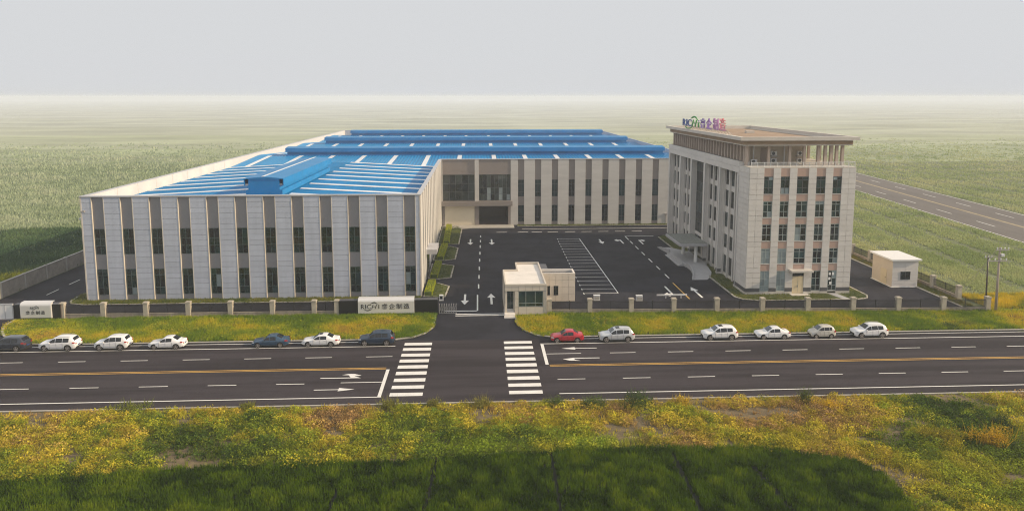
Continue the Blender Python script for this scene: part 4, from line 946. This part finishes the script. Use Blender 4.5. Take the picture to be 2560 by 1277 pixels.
    return t0
CY = 85.82
for (kind, a, b, pt, arch, rails, sr, lab) in (
    ('suv', -58.5, -53.95, 'car_grey', False, False, False, 'dark grey SUV cut off by the left picture edge'),
    ('suv', -52.4, -48.0, 'car_white', False, True, False, 'large white SUV parked directly behind the cut-off dark grey SUV'),
    ('suv', -45.95, -42.0, 'car_white', False, False, False, 'white crossover parked between the large white SUV and a white sedan'),
    ('sedan', -39.65, -35.5, 'car_white', False, False, False, 'white sedan without sunroof in the left row, wide gap behind it'),
    ('sedan', -27.45, -23.15, 'car_blue', False, False, False, 'slate blue sedan parked in front of a white sedan'),
    ('sedan', -21.5, -17.05, 'car_white', False, False, True, 'white sedan with dark sunroof in front of the navy SUV'),
    ('suv', -14.7, -10.4, 'car_navy', False, False, False, 'dark navy SUV parked last before the driveway entrance'),
    ('sedan', 8.8, 12.85, 'car_red', False, False, False, 'red sedan parked right of the driveway entrance'),
    ('suv', 14.8, 19.15, 'car_silver', True, True, True, 'silver SUV with black roof rails behind the red sedan'),
    ('suv', 27.8, 32.15, 'car_white', True, False, True, 'white SUV with sunroof parked in front of the white sedan on the right'),
    ('sedan', 34.6, 38.8, 'car_white', False, False, False, 'white sedan parked between white SUV and beige hatchback on the right'),
    ('van', 41.5, 44.6, 'car_beige', False, False, False, 'tiny pale beige hatchback on the right'),
    ('suv', 47.0, 51.3, 'car_white', True, True, False, 'white SUV with black wheel arches, rightmost of all parked cars')):
    c_ = make_car(kind, b - a, pt, lab, (a + b) / 2, CY + rnd.uniform(-.07, .07), arch, rails, sr); c_.rotation_euler.z = R(rnd.uniform(-.9, .9))

# ------------------------------------------------------------------ vegetation
RG = np.random.default_rng(11)
def vnoise(x, y, s, seed):
    r = np.random.default_rng(seed); g = r.random((256, 256))
    x = x / s + 1000; y = y / s + 1000; xi = np.floor(x).astype(int); yi = np.floor(y).astype(int); fx = x - xi; fy = y - yi
    fx = fx * fx * (3 - 2 * fx); fy = fy * fy * (3 - 2 * fy)
    a = g[xi % 256, yi % 256]; b = g[(xi + 1) % 256, yi % 256]; c = g[xi % 256, (yi + 1) % 256]; d = g[(xi + 1) % 256, (yi + 1) % 256]
    return (a * (1 - fx) + b * fx) * (1 - fy) + (c * (1 - fx) + d * fx) * fy
def fbm(x, y, s, seed): return (vnoise(x, y, s, seed) + .5 * vnoise(x, y, s / 2.1, seed + 1) + .25 * vnoise(x, y, s / 4.3, seed + 2)) / 1.75
def inpoly(x, y, poly):
    r = np.zeros(len(x), bool); n = len(poly)
    for i in range(n):
        x0, y0 = poly[i]; x1, y1 = poly[(i + 1) % n]
        c = ((y0 > y) != (y1 > y)) & (x < (x1 - x0) * (y - y0) / (y1 - y0 + 1e-12) + x0); r ^= c
    return r
def scatter(x0, x1, y0, y1, dens, poly=None, view=True):
    n = int((x1 - x0) * (y1 - y0) * dens); x = RG.uniform(x0, x1, n); y = RG.uniform(y0, y1, n); k = np.ones(n, bool)
    if poly is not None: k &= inpoly(x, y, poly)
    if view: k &= (np.abs(x - .047 * y) < .76 * y + 9)
    return x[k], y[k]
def vegmat():
    m = bpy.data.materials.new('foliage'); m.use_nodes = True; nt = m.node_tree; b = nt.nodes['Principled BSDF']
    at = nt.nodes.new('ShaderNodeAttribute'); at.attribute_name = 'Col'
    b.inputs['Roughness'].default_value = .75; b.inputs['Specular IOR Level'].default_value = .04
    nt.links.new(at.outputs['Color'], b.inputs['Base Color'])
    tr = nt.nodes.new('ShaderNodeBsdfTranslucent'); nt.links.new(at.outputs['Color'], tr.inputs[0])
    mx = nt.nodes.new('ShaderNodeMixShader'); mx.inputs[0].default_value = .3
    nt.links.new(b.outputs[0], mx.inputs[1]); nt.links.new(tr.outputs[0], mx.inputs[2]); nt.links.new(mx.outputs[0], nt.nodes['Material Output'].inputs[0])
    return m
M['foliage'] = vegmat()
def tri_mesh(name, V, C):                  # V (n,3,3) C (n,3)
    n = len(V); me = bpy.data.meshes.new(name); me.vertices.add(n * 3); me.vertices.foreach_set('co', V.astype(np.float32).ravel())
    me.loops.add(n * 3); me.loops.foreach_set('vertex_index', np.arange(n * 3, dtype=np.int32))
    me.polygons.add(n); me.polygons.foreach_set('loop_start', np.arange(0, n * 3, 3, dtype=np.int32))
    ca = me.color_attributes.new('Col', 'FLOAT_COLOR', 'POINT'); c4 = np.ones((n * 3, 4), np.float32); c4[:, :3] = np.repeat(C, 3, axis=0); ca.data.foreach_set('color', c4.ravel())
    me.materials.append(M['foliage']); me.update(); me.validate(); return me
def blades(x, y, z, h, w, nb, spread, C, lean=.5, jit=.18):
    n = len(x); X = np.repeat(x, nb); Y = np.repeat(y, nb); Hh = np.repeat(h, nb) * RG.uniform(.5, 1.15, n * nb); Wd = np.repeat(w, nb) * RG.uniform(.6, 1.3, n * nb)
    ang = RG.uniform(0, 2 * np.pi, n * nb); rr = np.repeat(spread, nb) * np.sqrt(RG.random(n * nb)); bx = X + rr * np.cos(ang); by = Y + rr * np.sin(ang)
    fa = RG.uniform(0, 2 * np.pi, n * nb); ln = Hh * lean * RG.random(n * nb); tx = bx + ln * np.cos(ang); ty = by + ln * np.sin(ang)
    Z = np.repeat(z, nb) if hasattr(z, '__len__') else np.full(n * nb, z)
    dx = Wd * np.cos(fa) / 2; dy = Wd * np.sin(fa) / 2
    V = np.stack([np.stack([bx - dx, by - dy, Z], 1), np.stack([bx + dx, by + dy, Z], 1), np.stack([tx, ty, Z + Hh], 1)], 1)
    Cc = np.repeat(C, nb, axis=0) * RG.uniform(1 - jit, 1 + jit, (n * nb, 1)); return V, Cc
def leaves(x, y, z, rad, hgt, nl, size, C, jit=.25):
    n = len(x); N = n * nl; th = RG.uniform(0, 2 * np.pi, N); u = RG.random(N); ph = np.arccos(u); r = RG.uniform(.55, 1.0, N)
    R_ = np.repeat(rad, nl); Hh = np.repeat(hgt, nl); cx = np.repeat(x, nl) + R_ * r * np.sin(ph) * np.cos(th); cy_ = np.repeat(y, nl) + R_ * r * np.sin(ph) * np.sin(th)
    cz = np.repeat(np.broadcast_to(z, n), nl) + Hh * r * np.cos(ph) + .02
    s = np.repeat(np.broadcast_to(size, n), nl) * RG.uniform(.6, 1.4, N)
    d = RG.normal(size=(N, 3, 3)); d /= np.linalg.norm(d, axis=2, keepdims=True)
    V = np.stack([cx, cy_, cz], 1)[:, None, :] + d * s[:, None, None]; V[:, :, 2] = np.maximum(V[:, :, 2], .0)
    return V, np.repeat(C, nl, axis=0) * RG.uniform(1 - jit, 1 + jit, (N, 1))
def pal(stops, t):
    t = np.clip(t, 0, 1); k = np.array([s[0] for s in stops]); c = np.array([s[1] for s in stops]); return np.stack([np.interp(t, k, c[:, i]) for i in range(3)], 1)
VB = 1.0
def veg(name, parts, label, cat, kind='stuff', parent=None):
    V = np.concatenate([p[0] for p in parts]); C = np.concatenate([p[1] for p in parts]); o = bpy.data.objects.new(name, tri_mesh(name, V, C)); COL.objects.link(o); WL[o.name] = Vector((0, 0, 0))
    if parent is not None: o.parent = parent
    else: tag(o, label, cat, None, kind)
    return o
DRY, OLV, GRN, BRT, DRK, STR = (.60, .40, .07), (.34, .33, .04), (.18, .26, .035), (.38, .48, .03), (.07, .12, .03), (.46, .31, .13)
# verges
PAL_V = [(0, (.13, .21, .02)), (.35, (.27, .33, .025)), (.6, (.44, .40, .03)), (.85, (.50, .40, .045)), (1, (.40, .28, .08))]
for nm, poly, box_, lab, cut in (('verge_grass', VL, (-63, -5.5, 87, 97.6), 'yellow green rough grass on the verge left of the driveway', None), ('verge_grass', VR, (4.9, 86, 87, 97), 'yellow green rough grass on the verge right of the driveway', None)):
    x, y = scatter(*box_, 26, poly); k = y > 87.45
    x, y = x[k], y[k]; k = ~((x > 3) & (x < 9.6) & (y > 96.2)); x, y = x[k], y[k]
    t_ = fbm(x, y, 4.5, 3) + .18 * (RG.random(len(x)) - .5) - .22 * np.clip((y - 93.5) / 4, 0, 1); hN = .18 + .42 * fbm(x, y, 2.6, 9)
    if 'left' in lab: hN *= np.where(x < -54, .45, 1)
    parts = [blades(x, y, .08, hN, np.full(len(x), .075), 7, np.full(len(x), .2), pal(PAL_V, (t_ - .34) * 2.0) * np.array([1.2, 1.15, .85]))]
    x2, y2 = scatter(*box_, 2.2, poly); k = (y2 > 87.6) & (y2 < 96.4); x2, y2 = x2[k], y2[k]; t2 = fbm(x2, y2, 3.3, 21)
    k = t2 > .46; x2, y2, t2 = x2[k], y2[k], t2[k]
    parts.append(leaves(x2, y2, .1, RG.uniform(.2, .45, len(x2)), RG.uniform(.25, .5, len(x2)), 30, np.full(len(x2), .075), pal(PAL_V, (t2 - .35) * 2 + .3 * RG.random(len(x2)) - .2)))
    veg(nm, parts, lab, 'grass')
# lawns
def lawn(polys, bx, dens, h, lab, c0, c1, parent_name='lawn_grass'):
    ps = []
    for poly, b in zip(polys, bx):
        x, y = scatter(*b, dens, poly); k = ~((x > 53.2) & (x < 55.5) & (y < 105.6)) & ~((x > 47.2) & (x < 50.4) & (y > 103.9) & (y < 105.6)); x, y = x[k], y[k]; t_ = fbm(x, y, 2.2, 33); C = pal([(0, c0), (1, c1)], (t_ - .25) * 2)
        ps.append(blades(x, y, .085, h * RG.uniform(.6, 1.4, len(x)), np.full(len(x), .06), 5, np.full(len(x), .15), C))
    veg(parent_name, ps, lab, 'grass')
lawn(BEDS, [(-8.6, -3.7, 105, 166)] * 4, 22, .14, 'short green grass in the planting beds beside the factory wing', (.07, .11, .02), (.16, .19, .035))
lawn([TL], [(38, 59, 101, 153)], 22, .16, 'short green grass around the office building', (.085, .12, .02), (.20, .20, .04))
lawn([WLN], [(-61, -8, 104, 112)], 26, .25, 'low grass strip along the foot of the factory wing', (.08, .12, .02), (.22, .21, .035))
lawn([[(9, 165), (46, 165), (46, 166.9), (9, 166.9)]], [(9, 46, 165, 167)], 20, .2, 'low grass strip along the rear factory hall', (.08, .12, .02), (.18, .19, .035))
lawn([[(69.6, 97.5), (71.2, 97.5), (71.2, 150), (69.6, 150)]], [(69.6, 71.2, 97.5, 150)], 26, .3, 'narrow grass strip inside the right side fence', (.12, .14, .025), (.30, .24, .05))
# hedges: clipped blocks
for (xa, ya, xb, yb, lab) in ((-6.85, 165.0, -6.65, 145.2, 'farthest clipped yellow green hedge beside the factory wing'), (-6.85, 143.1, -7.15, 130.6, 'clipped hedge in the second planting bed from the rear'),
    (-7.25, 127.4, -7.5, 117.3, 'clipped hedge in the planting bed beside the side door canopy'), (-7.55, 114.2, -7.7, 106.6, 'nearest clipped hedge beside the factory wing and main gate')):
    t = thing('hedge', lab, 'hedge', ((xa + xb) / 2, (ya + yb) / 2, .08), 'clipped hedges beside the factory wing')
    core = MB().prism([(xb - .5, yb), (xb + .5, yb), (xa + .5, ya), (xa - .5, ya)], .05, .72).build('hedge_core', M['hedge_core'], t)
    n = int(abs(ya - yb) * 330); u = RG.random(n); hx_ = xa + (xb - xa) * u; hy = ya + (yb - ya) * u
    side = RG.integers(0, 3, n); ox = np.where(side == 0, RG.uniform(-.55, .55, n), np.where(side == 1, .55, -.55)) + RG.normal(0, .03, n); oz_ = np.where(side == 0, .78, RG.uniform(.1, .78, n)) + RG.normal(0, .03, n)
    C = pal([(0, (.26, .34, .012)), (1, (.55, .54, .02))], fbm(hx_, hy, 1.3, 44)); d = RG.normal(size=(n, 3, 3)); d /= np.linalg.norm(d, axis=2, keepdims=True)
    b0 = WL[t.name]
    V = np.stack([hx_ + ox - b0.x, hy - b0.y, oz_ - b0.z], 1)[:, None, :] + d * .085
    o = bpy.data.objects.new('hedge_foliage', tri_mesh('hedge_foliage', V, C * RG.uniform(.75, 1.25, (n, 1)))); COL.objects.link(o); o.parent = t; WL[o.name] = b0
# foreground weeds and crop
CROP = [(-60, 53.2), (-37.65, 55.0), (-20.95, 56.6), (-4.67, 56.9), (8.2, 58.0), (15.1, 58.1), (24.1, 57.6), (31.3, 55.2), (32.3, 52.6), (32.1, 49.7), (31.6, 47), (31, 30), (-60, 30)]
FUR = [((16.3, 56.6), (15.9, 40)), ((22.3, 54.6), (23.4, 40)), ((6.0, 57.4), (5.7, 40)), ((-3.6, 57), (-4.6, 40)), ((-11, 52.3), (-10.9, 40)), ((-33, 51.5), (-38, 47))]
def furdist(x, y):
    d = np.full(len(x), 9.)
    for (a, b) in FUR:
        a = np.array(a); b = np.array(b); v = b - a; t_ = np.clip(((x - a[0]) * v[0] + (y - a[1]) * v[1]) / (v @ v), 0, 1); d = np.minimum(d, np.hypot(x - a[0] - t_ * v[0], y - a[1] - t_ * v[1]))
    return d
PAL_W = [(0, (.06, .11, .025)), (.22, (.14, .22, .03)), (.42, (.28, .34, .035)), (.6, (.44, .43, .045)), (.78, (.50, .43, .06)), (.92, (.47, .37, .12)), (1, (.36, .26, .13))]
def weedtone(x, y):
    return (fbm(x, y, 6.5, 51) - .5) * 1.9 + .50 - .18 * np.clip((64 - y) / 6, -1, 1) + .10 * (x < 5) - .02
x, y = scatter(-64, 66, 40, 68.1, 9); k = ~inpoly(x, y, CROP); x, y = x[k], y[k]
bare = fbm(x, y, 3.1, 71) < .33; k = ~(bare & (RG.random(len(x)) < .75)); x, y = x[k], y[k]
tt = weedtone(x, y) + .35 * (fbm(x, y, .9, 77) - .5) + .12 * (RG.random(len(x)) - .5); hh = .16 + .55 * fbm(x, y, 2.3, 61) ** 1.3; hh *= np.where(y > 67, .8, 1)
Cw = pal(PAL_W, tt) * np.array([1.14, 1.03, .85])
for (bx, by, rx, ry, cc) in ((-.7, 58.6, 4.2, 1.7, BRT), (10.5, 59.3, 5.0, 2.0, (.30, .42, .04)), (15, 60.0, 2.5, 1.6, BRT), (-31.5, 59.6, 2.3, 1.5, (.44, .46, .02)), (21.5, 60.2, 4.0, 1.2, (.36, .38, .04)), (28, 59.0, 3.2, 1.8, (.44, .42, .03)), (40, 52, 8, 4.5, (.30, .34, .03)), (-44, 57.0, 5, 1.5, (.42, .44, .04))):
    kx = np.exp(-(((x - bx) / rx) ** 2 + ((y - by) / ry) ** 2) * 1.5)[:, None] * .85; Cw = Cw * (1 - kx) + np.array(cc) * kx; hh = hh + kx[:, 0] * .18
weed = [blades(x, y, -.05, hh, np.full(len(x), .07), 7, np.full(len(x), .17), Cw, lean=.7)]
x2, y2 = scatter(-62, 64, 40, 67.8, 6); k = ~inpoly(x2, y2, CROP); x2, y2 = x2[k], y2[k]; k = fbm(x2, y2, 3.1, 71) > .37; x2, y2 = x2[k], y2[k]
t2 = weedtone(x2, y2) + .55 * (RG.random(len(x2)) - .5) - .04; C2 = pal(PAL_W, t2) * np.array([1.14, 1.03, .85])
for (bx, by, rx, ry, cc) in ((-.7, 58.6, 4.2, 1.7, BRT), (10.5, 59.3, 5.0, 2.0, (.30, .42, .04)), (28, 59.0, 3.2, 1.8, (.44, .42, .03)), (40, 52, 8, 4.5, (.30, .34, .03))):
    kx = np.exp(-(((x2 - bx) / rx) ** 2 + ((y2 - by) / ry) ** 2) * 1.5)[:, None] * .7; C2 = C2 * (1 - kx) + np.array(cc) * kx
r2 = np.clip(RG.gamma(2.6, .17, len(x2)) + .1, .1, 1.2) * np.where(y2 > 66.8, .6, 1)
C2 = C2 * RG.uniform(.6, 1.4, (len(x2), 1))
for lo_, hi_, nl_ in ((0, .28, 14), (.28, .45, 34), (.45, .7, 75), (.7, 1.2, 140)):
    k = (r2 >= lo_) & (r2 < hi_); weed.append(leaves(x2[k], y2[k], -.05, r2[k], r2[k] * RG.uniform(.6, 1.05, k.sum()), nl_, .06 + .05 * r2[k], C2[k], .18))
veg('weeds', weed, 'tall mixed weeds and dry grass in the foreground beside the road', 'weeds')
x, y = scatter(-55, 34, 40, 58.3, 34, CROP); d = furdist(x, y); k = d > .16 + .2 * RG.random(len(x)); x, y, d = x[k], y[k], d[k]
tc_ = fbm(x, y, 1.3, 81); ledge = np.clip((fbm(x, y, 7, 83) - .3) * 1.6, 0, 1) * np.clip(d / 2.2, .3, 1)
Cc = pal([(0, (.035, .07, .005)), (.45, (.09, .155, .007)), (1, (.20, .26, .010))], .75 * (tc_ - .25) * 1.8 + .45 * ledge - .1)
veg('crop', [blades(x, y, -.05, .25 + .55 * tc_, np.full(len(x), .085), 7, np.full(len(x), .16), Cc, lean=.4)], 'dark green dense crop rows along the bottom of the picture', 'crop')
cs = MB().poly([(x_, y_, -.054) for x_, y_ in CROP]).build('crop_soil', mat('dark_crop_soil', (.016, .018, .010), .95, var=.3)); tag(cs, kind='structure')
ws_ = MB().poly([(-200, 30, -.057), (200, 30, -.057), (200, 68.04, -.057), (-200, 68.04, -.057)]).build('waste_ground', M['soil']); tag(ws_, kind='structure')
# distinct shrubs
def shrub(x, y, r, h, c, label, nl=420, size=.085, lean=False):
    t = thing('shrub', label, 'shrub', (x, y, -.05))
    mb = MB()
    for k in range(7):
        a = 2 * math.pi * k / 7; mb.cyl((0, 0, 0), (math.cos(a) * r * .5, math.sin(a) * r * .5, h * .7), .025, .01, 5)
    mb.build('stem', M['brown_side'], t, local=True)
    m = 9; ax = RG.normal(0, r * .42, m); ay = RG.normal(0, r * .36, m); C = np.array([c]) * RG.uniform(.75, 1.2, (m, 1))
    V, Cc_ = leaves(ax, ay, RG.uniform(.1, h * .35, m), np.full(m, r * .5), RG.uniform(.4, .75, m) * h, nl // m, size, C, .35)
    V2, C2_ = blades(ax, ay, .05, np.full(m, h * 1.0), np.full(m, .06), 14, np.full(m, r * .5), C * 1.1, lean=.8)
    o = bpy.data.objects.new('foliage', tri_mesh('foliage', np.concatenate([V, V2]), np.concatenate([Cc_, C2_]))); COL.objects.link(o); o.parent = t; WL[o.name] = WL[t.name]
GOLD = (.62, .42, .03)
shrub(19.7, 66.6, 1.0, 1.1, (.55, .40, .05), 'golden flowering bush at the kerb nearest the picture middle', 620)
shrub(34.0, 65.3, 1.0, 1.05, GOLD, 'bright golden flowering bush at the near roadside on the right', 620)
shrub(44.6, 57.2, 1.9, 1.7, (.55, .36, .03), 'large rounded golden bush at the right picture edge', 1500, .1)
shrub(40.6, 58.0, 1.6, 1.5, (.34, .29, .03), 'broad olive yellow bush left of the large golden bush', 1100, .1)
shrub(15.3, 66.8, 1.5, 1.7, (.075, .115, .035), 'tall dark green bush overhanging the near kerb', 1100, .09)
shrub(32.2, 66.9, .7, 1.5, (.11, .14, .04), 'thin upright weed bush beside the bright golden bush', 420)
shrub(-8.8, 67.4, .9, 1.1, (.24, .24, .05), 'pale green bush poking over the kerb at the left crossing', 520)
shrub(-4.6, 67.3, .8, .9, (.22, .21, .05), 'small pale bush at the kerb right of the left crossing', 420)
shrub(.2, 67.2, .9, 1.1, (.26, .24, .06), 'pale seeding bush at the kerb between the crossings', 480)
shrub(7.3, 66.7, 1.2, 1.0, (.11, .15, .04), 'low green bush at the kerb below the right crossing', 620)
shrub(11, 66.4, 1.4, 1.2, (.10, .14, .04), 'wide green bush right of the right crossing', 800)
shrub(-33.8, 67.9, 1.3, .9, (.17, .20, .035), 'green bush spilling over the near kerb on the far left', 620)
shrub(-22.5, 67.6, .9, .7, (.20, .21, .04), 'small bush on the near kerb below the left turn arrow', 420)
shrub(47.5, 60.5, 1.2, 1.3, (.055, .09, .03), 'dark green bush above the large golden bush', 700, .1)
shrub(-76.4, 119.5, 2.4, 2.0, (.42, .40, .03), 'bright yellow green bush behind the left boundary wall', 1600, .13)
shrub(61.5, 88.5, 1.2, .8, (.10, .14, .035), 'dark low bush on the verge near the power poles', 500)
shrub(64.5, 89.2, 1.4, .9, (.20, .22, .04), 'pale bush on the verge right of the dark low bush', 600)
# rape flowers and right field
x, y = scatter(73, 84, 96.5, 103.5, 34); tN = fbm(x, y, 1.5, 91)
veg('rapeseed', [blades(x, y, -.05, .45 + .3 * tN, np.full(len(x), .08), 6, np.full(len(x), .15), pal([(0, (.16, .22, .03)), (.5, (.55, .44, .02)), (1, (.70, .52, .02))], (tN - .15) * 1.7))], 'bright yellow flowering patch behind the power poles', 'flowers')
def tracks(x, y):                          # bare tractor lines running with the highway
    u = x - .107 * (y - 100); w = vnoise(x, y, 14, 95) * .8
    d = np.abs(((u + w) % 9.0) - 4.5); return d
def wedge(n, y0, y1, side):
    y = 1 / RG.uniform(1 / y1, 1 / y0, n); u = RG.random(n); lo = np.full(n, 72.0); hi = np.maximum(lo + 4, .80 * y + 25)
    return side * (lo + (hi - lo) * u), y
fsoil = MB().poly([(71.7, 94, -.052), (260, 94, -.052), (260, 345, -.052), (71.7, 345, -.052)]).build('field_soil', mat('field_soil', (.13, .15, .07), .95, var=.25, scale=.2)); tag(fsoil, kind='structure')
x, y = wedge(60000, 96.5, 520, 1); k = RG.random(len(x)) < np.clip((520 - y) / 220, 0, 1); x, y = x[k], y[k]
k = ~((x > hx(y, 0) - .8) & (x < hx(y, 1) + .8)) & ~((x < 84) & (y < 103)); x, y = x[k], y[k]
d = tracks(x, y); k = (d > 1.2) | (RG.random(len(x)) < .10); x, y = x[k], y[k]
tN = fbm(x, y, 11, 97); C = pal([(0, (.28, .35, .13)), (.5, (.39, .44, .19)), (1, (.50, .50, .25))], (tN - .22) * 1.8 + .15 * (RG.random(len(x)) - .5))
sc = np.clip(y / 130, .8, 7)
veg('field_grass', [blades(x, y, -.05, .42 * np.clip(sc, .8, 1.8), .17 * sc, 5, .42 * sc, C, lean=.6)], 'green grain field with tractor lines right of the fence', 'field')
# left field
x, y = wedge(50000, 100, 480, -1); k = RG.random(len(x)) < np.clip((480 - y) / 220, 0, 1); x, y = x[k], y[k]; tN = fbm(x, y, 9, 103); tM = vnoise(x, y * 3.2, 16, 105)
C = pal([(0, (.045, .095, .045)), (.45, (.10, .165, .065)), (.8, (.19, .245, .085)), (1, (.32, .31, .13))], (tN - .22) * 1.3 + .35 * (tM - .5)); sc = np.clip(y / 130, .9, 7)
far_ = (y > 168 + 18 * (vnoise(x, y, 30, 107) - .5)); C[far_] = pal([(0, (.27, .34, .19)), (.5, (.37, .43, .27)), (1, (.48, .50, .35))], (tN - .22) * 1.3 + .35 * (tM - .5))[far_]  # far part in pale grey-green: distance haze painted into the blades
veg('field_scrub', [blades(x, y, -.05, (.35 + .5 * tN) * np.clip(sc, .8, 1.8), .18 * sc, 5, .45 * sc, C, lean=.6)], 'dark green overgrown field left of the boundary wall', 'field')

# ------------------------------------------------------------------ haze
hz = MB().box(-3600, 3600, -70, 5100, -1.2, 33).build('haze', None); tag(hz, kind='stuff')
hm = bpy.data.materials.new('haze_air'); hm.use_nodes = True; nt = hm.node_tree; nt.nodes.remove(nt.nodes['Principled BSDF'])
pv = nt.nodes.new('ShaderNodeVolumePrincipled'); pv.inputs['Color'].default_value = (.84, .90, .985, 1); pv.inputs['Density'].default_value = .00046; pv.inputs['Anisotropy'].default_value = .0
nt.links.new(pv.outputs[0], nt.nodes['Material Output'].inputs['Volume']); hz.data.materials.append(hm)
